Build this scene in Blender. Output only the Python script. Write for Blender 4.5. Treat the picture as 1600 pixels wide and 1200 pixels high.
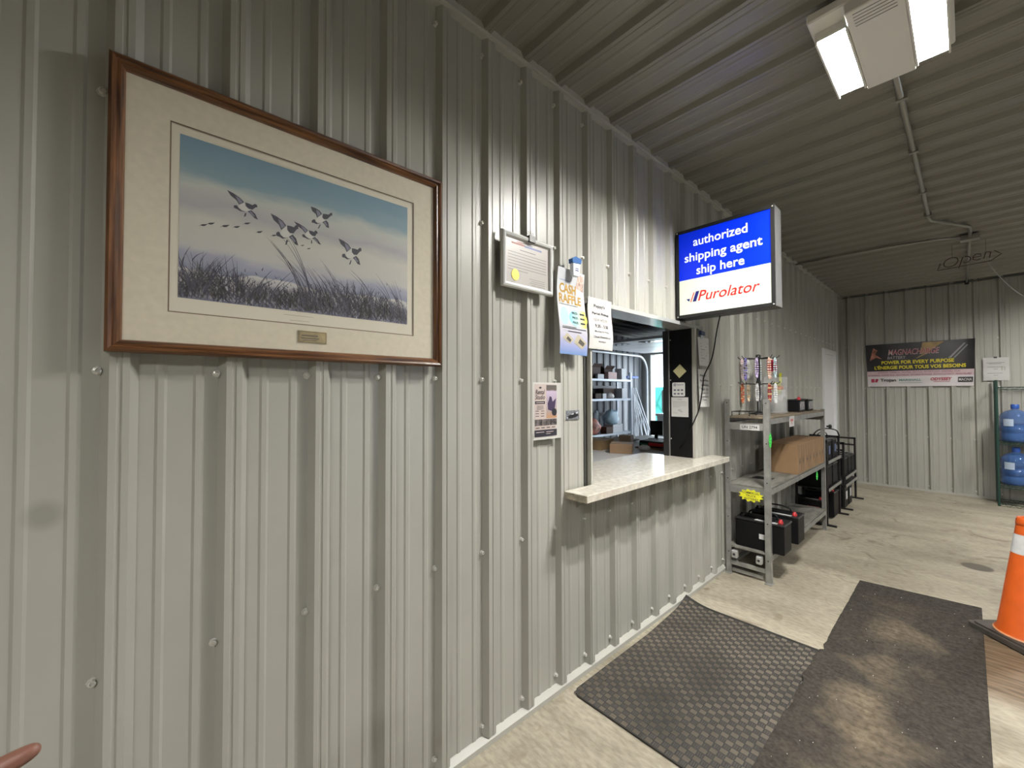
import bpy, bmesh, math, random
from mathutils import Matrix, Vector
for o in list(bpy.data.objects):
    bpy.data.objects.remove(o)
rnd = random.Random(11)
sc = bpy.context.scene
col = sc.collection

# ------------------------------------------------------------------ camera, world, exposure
HC, YB = 3.015, 8.554            # ceiling height, far wall
yaw, pitch, roll = 0.833978, 0.0207667, -0.0027417
cd = bpy.data.cameras.new('camera'); cam = bpy.data.objects.new('camera', cd); col.objects.link(cam)
cd.sensor_width = 36.0; cd.lens = 36 * 643.825 / 1600; cd.clip_start = 0.02
fw = Vector((-math.sin(yaw), math.cos(yaw), 0)); rt = Vector((math.cos(yaw), math.sin(yaw), 0)); up = Vector((0, 0, 1))
f2 = fw * math.cos(pitch) + up * math.sin(pitch); u2 = up * math.cos(pitch) - fw * math.sin(pitch)
r3 = rt * math.cos(roll) + u2 * math.sin(roll); u3 = u2 * math.cos(roll) - rt * math.sin(roll)
cam.matrix_world = Matrix(((r3.x, u3.x, -f2.x, 1.375), (r3.y, u3.y, -f2.y, 0), (r3.z, u3.z, -f2.z, 1.4576), (0, 0, 0, 1)))
sc.camera = cam
w = bpy.data.worlds.new('sky'); sc.world = w; w.use_nodes = True
bg = w.node_tree.nodes['Background']; bg.inputs[0].default_value = (0.80, 0.90, 1.0, 1); bg.inputs[1].default_value = 5.0
sc.view_settings.view_transform = 'Standard'; sc.view_settings.look = 'None'
sc.view_settings.gamma = 1.0; sc.view_settings.use_curve_mapping = False
sc.view_settings.exposure = 0.45
LAMP = 430.0                     # radiance of every light panel
LAMP_COL = (1.0, 0.975, 0.92, 1)
sc.cycles.use_denoising = True
sc.cycles.max_bounces = 10; sc.cycles.diffuse_bounces = 3; sc.cycles.glossy_bounces = 4
sc.cycles.sample_clamp_indirect = 6.0
sc.cycles.caustics_reflective = False; sc.cycles.caustics_refractive = False

# ------------------------------------------------------------------ materials
MATS = {}
def M(name, c, rough=.5, metal=0.0, noise=None, bump=None, spec=.5, alpha=None, trans=None, emit=None, stretch=None, coat=0):
    if name in MATS: return MATS[name]
    m = bpy.data.materials.new(name); m.use_nodes = True; nt = m.node_tree; b = nt.nodes['Principled BSDF']
    b.inputs['Base Color'].default_value = (*c, 1); b.inputs['Roughness'].default_value = rough
    b.inputs['Metallic'].default_value = metal; b.inputs['Specular IOR Level'].default_value = spec
    if coat: b.inputs['Coat Weight'].default_value = coat
    if alpha is not None: b.inputs['Alpha'].default_value = alpha
    if trans: b.inputs['Transmission Weight'].default_value = trans
    if emit:
        b.inputs['Emission Color'].default_value = (*c, 1); b.inputs['Emission Strength'].default_value = emit
    if noise or bump:
        tc = nt.nodes.new('ShaderNodeTexCoord'); mp = nt.nodes.new('ShaderNodeMapping')
        nt.links.new(tc.outputs['Object'], mp.inputs[0])
        if stretch: mp.inputs['Scale'].default_value = stretch
    if noise:
        s, amt = noise
        n = nt.nodes.new('ShaderNodeTexNoise'); n.inputs['Scale'].default_value = s; n.inputs['Detail'].default_value = 6
        nt.links.new(mp.outputs[0], n.inputs['Vector'])
        r = nt.nodes.new('ShaderNodeValToRGB'); e = r.color_ramp.elements
        e[0].position = .3; e[1].position = .7
        e[0].color = (*[x * (1 - amt) for x in c], 1); e[1].color = (*[min(1, x * (1 + amt)) for x in c], 1)
        nt.links.new(n.outputs['Fac'], r.inputs[0]); nt.links.new(r.outputs[0], b.inputs['Base Color'])
    if bump:
        s, d = bump
        n = nt.nodes.new('ShaderNodeTexNoise'); n.inputs['Scale'].default_value = s; n.inputs['Detail'].default_value = 4
        nt.links.new(mp.outputs[0], n.inputs['Vector'])
        bp = nt.nodes.new('ShaderNodeBump'); bp.inputs['Distance'].default_value = d; bp.inputs['Strength'].default_value = .6
        nt.links.new(n.outputs['Fac'], bp.inputs['Height']); nt.links.new(bp.outputs[0], b.inputs['Normal'])
    MATS[name] = m
    return m

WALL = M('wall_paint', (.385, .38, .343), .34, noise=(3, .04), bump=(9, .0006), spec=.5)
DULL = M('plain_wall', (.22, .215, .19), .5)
def smudge(m, p, r, dark):
    nt = m.node_tree; b = nt.nodes['Principled BSDF']; src = b.inputs['Base Color'].links[0].from_socket
    tc = nt.nodes.new('ShaderNodeTexCoord'); vd = nt.nodes.new('ShaderNodeVectorMath'); vd.operation = 'DISTANCE'; vd.inputs[1].default_value = p; nt.links.new(tc.outputs['Object'], vd.inputs[0])
    mr = nt.nodes.new('ShaderNodeMapRange'); mr.inputs[1].default_value = r; mr.inputs[2].default_value = r * .4; mr.inputs[4].default_value = dark; nt.links.new(vd.outputs['Value'], mr.inputs[0])
    x = nt.nodes.new('ShaderNodeMix'); x.data_type = 'RGBA'; nt.links.new(mr.outputs[0], x.inputs[0]); nt.links.new(src, x.inputs[6]); x.inputs[7].default_value = (.16, .155, .135, 1); nt.links.new(x.outputs[2], b.inputs['Base Color'])
smudge(WALL, (0, -.152, 1.189), .04, .45)
CEIL = M('ceiling_paint_shaded', (.23, .218, .19), .34, noise=(2, .04), spec=.5)  # wall colour made darker: the ceiling's shade is put into the base colour
TRIMW = M('trim_paint', (.43, .425, .385), .38)
SCREW = M('screw_metal', (.62, .61, .57), .3, .35)
STEEL = M('grey_steel', (.30, .30, .285), .42, .35, noise=(14, .22))
GALV = M('galvanised', (.55, .56, .57), .4, .6, noise=(20, .15))
BLACK = M('black_plastic', (.006, .006, .007), .5, spec=.2)
BLACKM = M('black_metal', (.012, .012, .013), .42, .1)
PAPER = M('paper', (.52, .515, .50), .6)
WHITE = M('white_paint', (.62, .62, .61), .4)
INK = M('ink', (.03, .03, .035), .6)
GREYINK = M('grey_ink', (.22, .22, .22), .6)
CARD = M('cardboard', (.27, .165, .085), .75, noise=(6, .12))
CARDD = M('cardboard_dark', (.15, .085, .045), .75, noise=(6, .12))
RED = M('red_plastic', (.45, .02, .025), .4)
CLEAR = M('clear_acrylic', (.9, .92, .92), .05, alpha=.16)
NEONG = M('neon_green', (.06, .75, .10), .5)
NEONY = M('neon_yellow', (.80, .78, .03), .5)

def concrete():
    m = bpy.data.materials.new('concrete'); m.use_nodes = True; nt = m.node_tree; L = nt.links.new; b = nt.nodes['Principled BSDF']
    tc = nt.nodes.new('ShaderNodeTexCoord'); P = tc.outputs['Object']
    def noise(s, d, st=None, dist=0):
        n = nt.nodes.new('ShaderNodeTexNoise'); n.inputs['Scale'].default_value = s; n.inputs['Detail'].default_value = d
        n.inputs['Distortion'].default_value = dist
        if st:
            mp = nt.nodes.new('ShaderNodeMapping'); mp.inputs['Scale'].default_value = st; L(P, mp.inputs[0]); L(mp.outputs[0], n.inputs['Vector'])
        else: L(P, n.inputs['Vector'])
        return n.outputs['Fac']
    def ramp(f, stops):
        r = nt.nodes.new('ShaderNodeValToRGB')
        for i, (p, c) in enumerate(stops):
            e = r.color_ramp.elements[i] if i < 2 else r.color_ramp.elements.new(p)
            e.position = p; e.color = (*c, 1)
        L(f, r.inputs[0]); return r.outputs[0]
    def mix(f, a, c, mode='MIX'):
        x = nt.nodes.new('ShaderNodeMix'); x.data_type = 'RGBA'; x.blend_type = mode
        if isinstance(f, float): x.inputs[0].default_value = f
        else: L(f, x.inputs[0])
        for s, v in ((6, a), (7, c)):
            if isinstance(v, tuple): x.inputs[s].default_value = (*v, 1)
            else: L(v, x.inputs[s])
        return x.outputs[2]
    base = ramp(noise(1.3, 8, (1, 2.2, 1), .6), [(.3, (.27, .24, .18)), (.5, (.37, .332, .256)), (.7, (.45, .405, .318))])
    fine = ramp(noise(22, 6, (1, 2.5, 1)), [(.35, (.72, .72, .72)), (.62, (1, 1, 1))])
    c = mix(1.0, base, fine, 'MULTIPLY')
    dirt = ramp(noise(5, 5, None, 1.2), [(.58, (0, 0, 0)), (.72, (1, 1, 1))])
    c = mix(dirt, c, (.19, .155, .11))
    sep = nt.nodes.new('ShaderNodeSeparateXYZ'); L(P, sep.inputs[0])
    def band(v, a, b_, c_, d):
        r = nt.nodes.new('ShaderNodeMapRange'); r.inputs[1].default_value = a; r.inputs[2].default_value = b_; L(v, r.inputs[0])
        q = nt.nodes.new('ShaderNodeMapRange'); q.inputs[1].default_value = d; q.inputs[2].default_value = c_; L(v, q.inputs[0])
        k = nt.nodes.new('ShaderNodeMath'); k.operation = 'MULTIPLY'; L(r.outputs[0], k.inputs[0]); L(q.outputs[0], k.inputs[1]); return k.outputs[0]
    # worn brown streaks in the slab beside the runner
    streak = ramp(noise(9, 5, (.6, 5, 1)), [(.35, (.085, .055, .032)), (.6, (.20, .145, .09))])
    k = nt.nodes.new('ShaderNodeMath'); k.operation = 'MULTIPLY'
    L(band(sep.outputs[0], 1.2, 1.38, 3.0, 3.4), k.inputs[0]); L(band(sep.outputs[1], 2.95, 3.12, 3.75, 3.95), k.inputs[1])
    c = mix(k.outputs[0], c, streak)
    # old round stain
    vd = nt.nodes.new('ShaderNodeVectorMath'); vd.operation = 'DISTANCE'; L(P, vd.inputs[0]); vd.inputs[1].default_value = (1.41, 5.17, 0)
    r = nt.nodes.new('ShaderNodeMapRange'); r.inputs[1].default_value = .10; r.inputs[2].default_value = .085; L(vd.outputs['Value'], r.inputs[0])
    c = mix(r.outputs[0], c, (.10, .085, .065))
    L(c, b.inputs['Base Color']); b.inputs['Roughness'].default_value = .55
    bp = nt.nodes.new('ShaderNodeBump'); bp.inputs['Distance'].default_value = .002; bp.inputs['Strength'].default_value = .5
    L(noise(30, 6), bp.inputs['Height']); L(bp.outputs[0], b.inputs['Normal'])
    return m
CONC = concrete()

def rampmat(name, axis, stops, rough=.6, warp=.0, wscale=4, extra=None):
    """print whose colour runs along one object axis with a noise wobble"""
    m = bpy.data.materials.new(name); m.use_nodes = True; nt = m.node_tree; L = nt.links.new; b = nt.nodes['Principled BSDF']
    tc = nt.nodes.new('ShaderNodeTexCoord'); sep = nt.nodes.new('ShaderNodeSeparateXYZ'); L(tc.outputs['Object'], sep.inputs[0])
    v = sep.outputs[axis]
    if warp:
        n = nt.nodes.new('ShaderNodeTexNoise'); n.inputs['Scale'].default_value = wscale; n.inputs['Detail'].default_value = 5
        mp = nt.nodes.new('ShaderNodeMapping'); mp.inputs['Scale'].default_value = (1, 2.6, 1); L(tc.outputs['Object'], mp.inputs[0]); L(mp.outputs[0], n.inputs['Vector'])
        a = nt.nodes.new('ShaderNodeMath'); a.operation = 'MULTIPLY_ADD'; L(n.outputs['Fac'], a.inputs[0]); a.inputs[1].default_value = warp; L(v, a.inputs[2]); v = a.outputs[0]
    r = nt.nodes.new('ShaderNodeValToRGB')
    lo, hi = stops[0][0], stops[-1][0]
    mr = nt.nodes.new('ShaderNodeMapRange'); mr.inputs[1].default_value = lo; mr.inputs[2].default_value = hi; L(v, mr.inputs[0])
    for i, (p, c) in enumerate(stops):
        q = (p - lo) / (hi - lo)
        e = r.color_ramp.elements[i] if i < 2 else r.color_ramp.elements.new(q)
        e.position = q; e.color = (*c, 1)
    L(mr.outputs[0], r.inputs[0]); L(r.outputs[0], b.inputs['Base Color']); b.inputs['Roughness'].default_value = rough
    MATS[name] = m; return m

def woodmat(name, c1, c2, stretch, scale=8, rough=.4):
    m = bpy.data.materials.new(name); m.use_nodes = True; nt = m.node_tree; L = nt.links.new; b = nt.nodes['Principled BSDF']
    tc = nt.nodes.new('ShaderNodeTexCoord'); mp = nt.nodes.new('ShaderNodeMapping'); mp.inputs['Scale'].default_value = stretch
    L(tc.outputs['Object'], mp.inputs[0]); n = nt.nodes.new('ShaderNodeTexNoise'); n.inputs['Scale'].default_value = scale; n.inputs['Detail'].default_value = 7
    L(mp.outputs[0], n.inputs['Vector']); r = nt.nodes.new('ShaderNodeValToRGB'); e = r.color_ramp.elements
    e[0].position = .35; e[0].color = (*c1, 1); e[1].position = .65; e[1].color = (*c2, 1)
    L(n.outputs['Fac'], r.inputs[0]); L(r.outputs[0], b.inputs['Base Color']); b.inputs['Roughness'].default_value = rough
    return m

# ------------------------------------------------------------------ mesh builder
_TXT = {}
def text_shape(body, bold):
    k = (body, bold)
    if k in _TXT: return _TXT[k]
    cu = bpy.data.curves.new('t', 'FONT'); cu.body = body; cu.size = 1; cu.resolution_u = 3; cu.offset = bold; cu.fill_mode = 'FRONT'
    ob = bpy.data.objects.new('t', cu); col.objects.link(ob)
    dg = bpy.context.evaluated_depsgraph_get(); ev = ob.evaluated_get(dg); me = ev.to_mesh()
    vs = [tuple(v.co) for v in me.vertices]; fs = [tuple(p.vertices) for p in me.polygons]
    ev.to_mesh_clear(); bpy.data.objects.remove(ob); bpy.data.curves.remove(cu)
    _TXT[k] = (vs, fs); return vs, fs

class MB:
    def __init__(s): s.v = []; s.f = []; s.m = []; s.mi = 0
    def add(s, vs, fs):
        o = len(s.v); s.v += [tuple(p) for p in vs]
        for f in fs: s.f.append(tuple(i + o for i in f)); s.m.append(s.mi)
        return s
    def box(s, x0, x1, y0, y1, z0, z1):
        return s.add([(x0, y0, z0), (x1, y0, z0), (x1, y1, z0), (x0, y1, z0), (x0, y0, z1), (x1, y0, z1), (x1, y1, z1), (x0, y1, z1)],
                     [(0, 3, 2, 1), (4, 5, 6, 7), (0, 1, 5, 4), (1, 2, 6, 5), (2, 3, 7, 6), (3, 0, 4, 7)])
    def bbox(s, x0, x1, y0, y1, z0, z1, b=.004):
        """box with chamfered edges"""
        bm = bmesh.new(); bmesh.ops.create_cube(bm, size=1)
        for v in bm.verts: v.co = Vector(((x0 + x1) / 2 + v.co.x * (x1 - x0), (y0 + y1) / 2 + v.co.y * (y1 - y0), (z0 + z1) / 2 + v.co.z * (z1 - z0)))
        bmesh.ops.bevel(bm, geom=bm.edges[:], offset=b, segments=1, affect='EDGES', profile=.5)
        bm.verts.index_update(); s.add([v.co[:] for v in bm.verts], [tuple(v.index for v in f.verts) for f in bm.faces]); bm.free(); return s
    def bar(s, a, b, w, h, upv=(0, 0, 1)):
        a = Vector(a); b = Vector(b); d = (b - a).normalized(); u = Vector(upv)
        if abs(d.dot(u)) > .95: u = Vector((1, 0, 0))
        r = d.cross(u).normalized() * w / 2; u = r.cross(d).normalized() * h / 2
        return s.add([a - r - u, a + r - u, a + r + u, a - r + u, b - r - u, b + r - u, b + r + u, b - r + u],
                     [(0, 1, 2, 3), (7, 6, 5, 4), (0, 4, 5, 1), (1, 5, 6, 2), (2, 6, 7, 3), (3, 7, 4, 0)])
    def tube(s, pts, r, n=8, closed=False):
        P = [Vector(p) for p in pts]; N = len(P); rings = []
        prev = None
        for i in range(N):
            if closed: d = (P[(i + 1) % N] - P[i - 1])
            else: d = P[min(i + 1, N - 1)] - P[max(i - 1, 0)]
            d.normalize()
            if prev is None:
                u = Vector((0, 0, 1)) if abs(d.z) < .9 else Vector((1, 0, 0))
            else: u = prev
            a = (u - d * u.dot(d)).normalized(); prev = a; b = d.cross(a)
            rr = r[i] if isinstance(r, (list, tuple)) else r
            rings.append([P[i] + (a * math.cos(t * 2 * math.pi / n) + b * math.sin(t * 2 * math.pi / n)) * rr for t in range(n)])
        vs = [v for q in rings for v in q]; fs = []
        for i in range(N if closed else N - 1):
            j = (i + 1) % N
            for t in range(n):
                fs.append((i * n + t, i * n + (t + 1) % n, j * n + (t + 1) % n, j * n + t))
        if not closed: fs += [tuple(range(n - 1, -1, -1)), tuple((N - 1) * n + t for t in range(n))]
        return s.add(vs, fs)
    def lathe(s, prof, n=20, c=(0, 0, 0), cap=True):
        vs = []; fs = []
        for r, z in prof:
            vs += [(c[0] + r * math.cos(t * 2 * math.pi / n), c[1] + r * math.sin(t * 2 * math.pi / n), c[2] + z) for t in range(n)]
        for i in range(len(prof) - 1):
            for t in range(n): fs.append((i * n + t, i * n + (t + 1) % n, (i + 1) * n + (t + 1) % n, (i + 1) * n + t))
        if cap: fs += [tuple(range(n - 1, -1, -1)), tuple((len(prof) - 1) * n + t for t in range(n))]
        return s.add(vs, fs)
    def ball(s, c, r, n=8, m=5, sq=(1, 1, 1)):
        pr = [(r * math.sin(math.pi * i / m) + 1e-5, -r * math.cos(math.pi * i / m)) for i in range(m + 1)]
        vs = []; fs = []
        for q, z in pr: vs += [(c[0] + q * math.cos(t * 2 * math.pi / n) * sq[0], c[1] + q * math.sin(t * 2 * math.pi / n) * sq[1], c[2] + z * sq[2]) for t in range(n)]
        for i in range(m):
            for t in range(n): fs.append((i * n + t, i * n + (t + 1) % n, (i + 1) * n + (t + 1) % n, (i + 1) * n + t))
        return s.add(vs, fs)
    def poly(s, pts, z=0.0): return s.add([(p[0], p[1], z) for p in pts], [tuple(range(len(pts)))])
    def rect(s, x0, y0, x1, y1, z=0.0): return s.poly([(x0, y0), (x1, y0), (x1, y1), (x0, y1)], z)
    def prism(s, pts, z0, z1):
        n = len(pts)
        return s.add([(p[0], p[1], z0) for p in pts] + [(p[0], p[1], z1) for p in pts],
                     [tuple(range(n - 1, -1, -1)), tuple(range(n, 2 * n))] + [(i, (i + 1) % n, n + (i + 1) % n, n + i) for i in range(n)])
    def disc(s, x, y, rx, ry=None, z=0.0, n=20):
        ry = ry or rx
        return s.poly([(x + rx * math.cos(t * 2 * math.pi / n), y + ry * math.sin(t * 2 * math.pi / n)) for t in range(n)], z)
    def text(s, body, x0, y0, x1, y1, z=0.0, bold=.0, shear=0.0):
        """letters fitted into the box x0..x1, y0..y1"""
        vs, fs = text_shape(body, bold)
        vs = [(x + shear * y, y) for x, y, _ in vs]
        a = min(v[0] for v in vs); b = max(v[0] for v in vs); c = min(v[1] for v in vs); d = max(v[1] for v in vs)
        return s.add([(x0 + (x - a) / (b - a) * (x1 - x0), y0 + (y - c) / (d - c) * (y1 - y0), z) for x, y in vs], fs)
    def build(s, name, mats, parent=None, smooth=False, loc=None):
        me = bpy.data.meshes.new(name); me.from_pydata(s.v, [], s.f)
        if not isinstance(mats, (list, tuple)): mats = [mats]
        for m in mats: me.materials.append(m)
        if len(mats) > 1:
            for p, i in zip(me.polygons, s.m): p.material_index = i
        if smooth:
            for p in me.polygons: p.use_smooth = True
        o = bpy.data.objects.new(name, me); col.objects.link(o); o.parent = parent
        if loc: o.location = loc
        return o

def tag(o, label, cat, group=None):
    o['label'] = label; o['category'] = cat
    if group: o['group'] = group
    return o
def struct(o): o['kind'] = 'structure'; return o
def thing(name, label, cat, loc=(0, 0, 0), rz=0.0, group=None, frame=None):
    o = bpy.data.objects.new(name, None); col.objects.link(o); o.empty_display_size = .05
    if frame == 'A': R = Matrix(((0, 0, 1), (1, 0, 0), (0, 1, 0)))          # local x -> +Y, y -> +Z, z -> +X
    elif frame == 'B': R = Matrix(((1, 0, 0), (0, 0, -1), (0, 1, 0)))       # local x -> +X, y -> +Z, z -> -Y
    else: R = Matrix.Rotation(rz, 3, 'Z')
    o.matrix_world = Matrix.Translation(loc) @ R.to_4x4()
    return tag(o, label, cat, group)
def copy_tree(o, parent=None):
    c = o.copy(); col.objects.link(c); c.parent = parent
    for ch in o.children:
        copy_tree(ch, c)
    return c
def share(src, name, parent, loc, rot=None):
    o = bpy.data.objects.new(name, src.data); col.objects.link(o); o.parent = parent; o.location = loc
    if rot: o.rotation_euler = rot
    return o

# ------------------------------------------------------------------ ribbed steel sheets
RIB = .2286
def profile(a, b, phase):
    """(t, height) polyline of a ribbed sheet between a and b"""
    pts = []
    n0 = math.floor((a - phase) / RIB) - 1; n1 = math.ceil((b - phase) / RIB) + 1
    for n in range(n0, n1 + 1):
        c = phase + n * RIB
        pts += [(c - .034, 0), (c - .018, .026), (c - .0055, .026), (c - .0035, .0235), (c + .0035, .0235), (c + .0055, .026), (c + .018, .026), (c + .034, 0)]
        for q in (.0762, .1524): pts += [(c + q - .012, 0), (c + q - .006, .0032), (c + q + .006, .0032), (c + q + .012, 0)]
    out = []
    def at(t):
        for (t0, h0), (t1, h1) in zip(pts, pts[1:]):
            if t0 <= t <= t1: return h0 + (h1 - h0) * (t - t0) / max(1e-9, t1 - t0)
        return 0
    out.append((a, at(a))); out += [p for p in pts if a < p[0] < b]; out.append((b, at(b)))
    return out
def sheet(kind, a, b, s0, s1, phase):
    """mesh data of one sheet: A = on wall_left, B = on wall_back, C = ceiling, G = garage side wall"""
    P = profile(a, b, phase); m = MB(); vs = []
    for t, h in P:
        for s in (s0, s1):
            vs.append({'A': (h, t, s), 'B': (t, YB - h, s), 'C': (s, t, HC - h), 'G': (-3.62 + h, t, s), 'D': (t, s, 2.66 - h)}[kind])
    n = len(P); fl = kind in 'BC'
    m.add(vs, [((2 * i, 2 * i + 1, 2 * i + 3, 2 * i + 2) if fl else (2 * i + 2, 2 * i + 3, 2 * i + 1, 2 * i)) for i in range(n - 1)])
    return m

OY0, OY1, OZ0, OZ1 = 1.790, 3.065, .930, 1.945       # service opening in wall_left
DY0, DY1, DZ = 7.22, 8.02, 2.06                       # door in wall_left
Y0, X1 = -3.6, 6.2
floor = MB().box(-6.0, X1 + .2, Y0 - .2, YB + .2, -.15, 0).build('floor', CONC); struct(floor)
# left wall: core with children
wl = MB()
for a, b, c, d in ((Y0, OY0, 0, HC), (OY0, OY1, 0, OZ0), (OY1, DY0, 0, HC), (DY0, DY1, DZ, HC), (DY1, YB, 0, HC)):
    wl.box(-.21, -.002, a, b, c, d)
wl.box(-.13, -.002, OY0, OY1, OZ1, HC)
wall_left = struct(wl.build('wall_left', WALL))
ph = -.033
edges = [ph + .9144 * k for k in range(-4, 10)]
for a, b in zip(edges, edges[1:]):
    a = max(a, Y0); b = min(b, YB)
    if b - a < .02: continue
    segs = []
    cuts = sorted({a, b, *[q for q in (OY0 - .035, OY1 + .02, DY0 - .02, DY1 + .02) if a < q < b]})
    m = MB()
    for p, q in zip(cuts, cuts[1:]):
        mid = (p + q) / 2
        if OY0 - .035 < mid < OY1 + .02: zs = [(.03, OZ0), (OZ1 + .012, HC)]
        elif DY0 - .02 < mid < DY1 + .02: zs = [(DZ + .02, HC)]
        else: zs = [(.03, HC)]
        for z0, z1 in zs:
            s = sheet('A', p, q, z0, z1, ph); m.add(s.v, s.f)
    m.build('wall_panel', WALL, wall_left)
# screws beside each rib
sm = MB().lathe([(.0115, 0), (.0105, .003), (.0075, .0035), (.0075, .012), (.0045, .013), (.0035, .0105)], 8).build('screw', SCREW, wall_left)
sm.rotation_euler = (0, math.pi / 2, 0); first = True
n = 0
for k in range(-3, 36):
    y = ph + k * RIB - .038
    for z in (.078, .789, 1.512, 2.178, 2.9):
        if k == 0 and z > 2.5: continue
        if OY0 - .06 < y < OY1 + .03 and OZ0 - .02 < z < OZ1 + .02: continue
        if DY0 - .05 < y < DY1 + .05 and z < DZ: continue
        if z == 2.9 and k > 8: continue
        if first: sm.location = (0, y, z); first = False
        else: share(sm, 'screw', wall_left, (0, y, z), (0, math.pi / 2, 0))
# trims of the left wall
def turned(mb): mb.v = [(x, z, y) for x, y, z in mb.v]; mb.f = [tuple(reversed(f)) for f in mb.f]; return mb
bb = MB()
for a, b in ((Y0, DY0 - .03), (DY1 + .03, YB)):
    bb.prism([(0.0, 0.0), (.030, 0.0), (.030, .022), (.004, .034), (0, .034)], a, b)
struct(turned(bb).build('baseboard_left', TRIMW))
cv = MB().prism([(.0, HC), (0, HC - .040), (.029, HC - .040), (.029, HC - .030), (.038, HC - .030), (.038, HC)], Y0, YB)
struct(turned(cv).build('trim_1', TRIMW))
bx = MB().box(0, X1, YB - .024, YB, 0, .03); struct(bx.build('baseboard_back', TRIMW))
struct(MB().box(.03, X1, YB - .03, YB - .0, HC - .04, HC - .024).build('trim_2', M('dark_trim', (.10, .10, .09), .5)))
# jamb, J-channel and head of the service opening
dark_gap = M('shadow_gap', (.055, .055, .05), .6)
tj = MB(); tj.box(.002, .030, OY0 - .003, OY0 + .010, .034, OZ1 + .02)
struct(tj.build('trim_3', TRIMW))
tj = MB(); tj.box(.001, .004, OY0 - .026, OY0 - .003, .034, OZ1 + .02); struct(tj.build('gap_shade_strip', dark_gap))  # flat dark strip, stands in for the shade inside the gap
tj = MB(); tj.box(-.13, .028, OY0 - .03, OY1, OZ1 - .012, OZ1 + .012); tj.box(.002, .028, OY1, OY1 + .13, OZ1 - .012, OZ1 + .012); struct(tj.build('trim_5', M('head_trim', (.46, .47, .47), .15, .3)))
tj = MB(); tj.box(.002, .026, OY1 - .005, OY1 + .022, OZ0 + .04, OZ1 - .012); tj.box(.002, .022, OY1 - .09, OY1 - .078, .034, OZ0 - .01)
struct(tj.build('trim_6', TRIMW))
tj = MB(); tj.box(-.21, 0, OY0, OY0 + .004, OZ0, OZ1 - .012); struct(tj.build('trim_7', TRIMW))

# back wall with the garage opening beyond the left wall
GX0, GX1, GZ = -3.40, -.62, 2.30
wb = MB().box(-.21, X1, YB + .002, YB + .2, 0, HC); wb.box(-6, GX0, YB + .002, YB + .2, 0, HC); wb.box(GX1, -.21, YB + .002, YB + .2, 0, HC); wb.box(GX0, GX1, YB + .002, YB + .2, GZ, HC)
wall_back = struct(wb.build('wall_back', WALL))
pb = .112
for k in range(-1, 8):
    a = max(.03, pb + .9144 * k); b = min(X1, pb + .9144 * (k + 1))
    if b - a > .03: s = sheet('B', a, b, .03, HC, pb); s.build('wall_panel', WALL, wall_back)
for k in range(0, 14):
    for z in (.08, .79, 1.51, 2.18):
        share(sm, 'screw', wall_back, (pb + k * RIB - .038, YB, z), (math.pi / 2, 0, 0))
# right and front walls, ceiling
WX0, WX1, WZ0, WZ1 = 3.0, 4.5, .0, 2.15      # glazed entry in the right wall
wr = MB().box(X1, X1 + .15, Y0, WX0, 0, HC); wr.box(X1, X1 + .15, WX1, YB, 0, HC); wr.box(X1, X1 + .15, WX0, WX1, WZ1, HC)
wall_right = struct(wr.build('wall_right', DULL))
wall_front = struct(MB().box(-.21, X1 + .15, Y0 - .15, Y0, 0, HC).build('wall_front', DULL))
GLASS = M('glass', (1, 1, 1), .0, trans=1.0); GLASS.node_tree.nodes['Principled BSDF'].inputs['Alpha'].default_value = .25
win = MB()
for a, b in ((WX0, WX0 + .06), (3.76, 3.84), (WX1 - .06, WX1)): win.box(X1 + .02, X1 + .09, a, b, 0, WZ1)
for z in (0, 1.0, WZ1 - .08): win.box(X1 + .02, X1 + .09, WX0 + .06, 3.76, z, z + .08); win.box(X1 + .02, X1 + .09, 3.84, WX1 - .06, z, z + .08)
window_1 = struct(win.build('window_1', M('dark_frame', (.05, .05, .05), .4)))
for a, b in ((WX0 + .06, 3.76), (3.84, WX1 - .06)):
    for z0, z1 in ((.08, 1.0), (1.08, WZ1 - .08)): MB().box(X1 + .05, X1 + .056, a, b, z0, z1).build('pane', GLASS, window_1)
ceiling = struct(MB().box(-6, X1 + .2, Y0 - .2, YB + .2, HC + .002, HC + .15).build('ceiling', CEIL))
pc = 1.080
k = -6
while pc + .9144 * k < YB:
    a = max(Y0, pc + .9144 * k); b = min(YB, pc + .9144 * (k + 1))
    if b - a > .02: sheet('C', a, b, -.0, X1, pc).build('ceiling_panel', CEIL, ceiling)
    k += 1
# door in the left wall
dr = MB(); dr.box(-.02, .026, DY0 - .02, DY0 + .05, 0, DZ + .02); dr.box(-.02, .026, DY1 - .05, DY1 + .02, 0, DZ + .02); dr.box(-.02, .026, DY0 + .05, DY1 - .05, DZ - .05, DZ + .02)
DOORW = M('door_white', (.80, .81, .83), .35)
door = struct(dr.build('door_1', DOORW))
MB().bbox(-.05, -.005, DY0 + .05, DY1 - .05, .01, DZ - .05).build('door_leaf', DOORW, door)
kn = MB(); kn.lathe([(.03, 0), (.03, .01), (.012, .012), (.012, .04), (.028, .05), (.03, .065), (.02, .08)], 12); k_ = kn.build('door_knob', BLACKM, door, True); k_.location = (-.005, DY0 + .12, .96); k_.rotation_euler = (0, math.pi / 2, 0)

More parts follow.
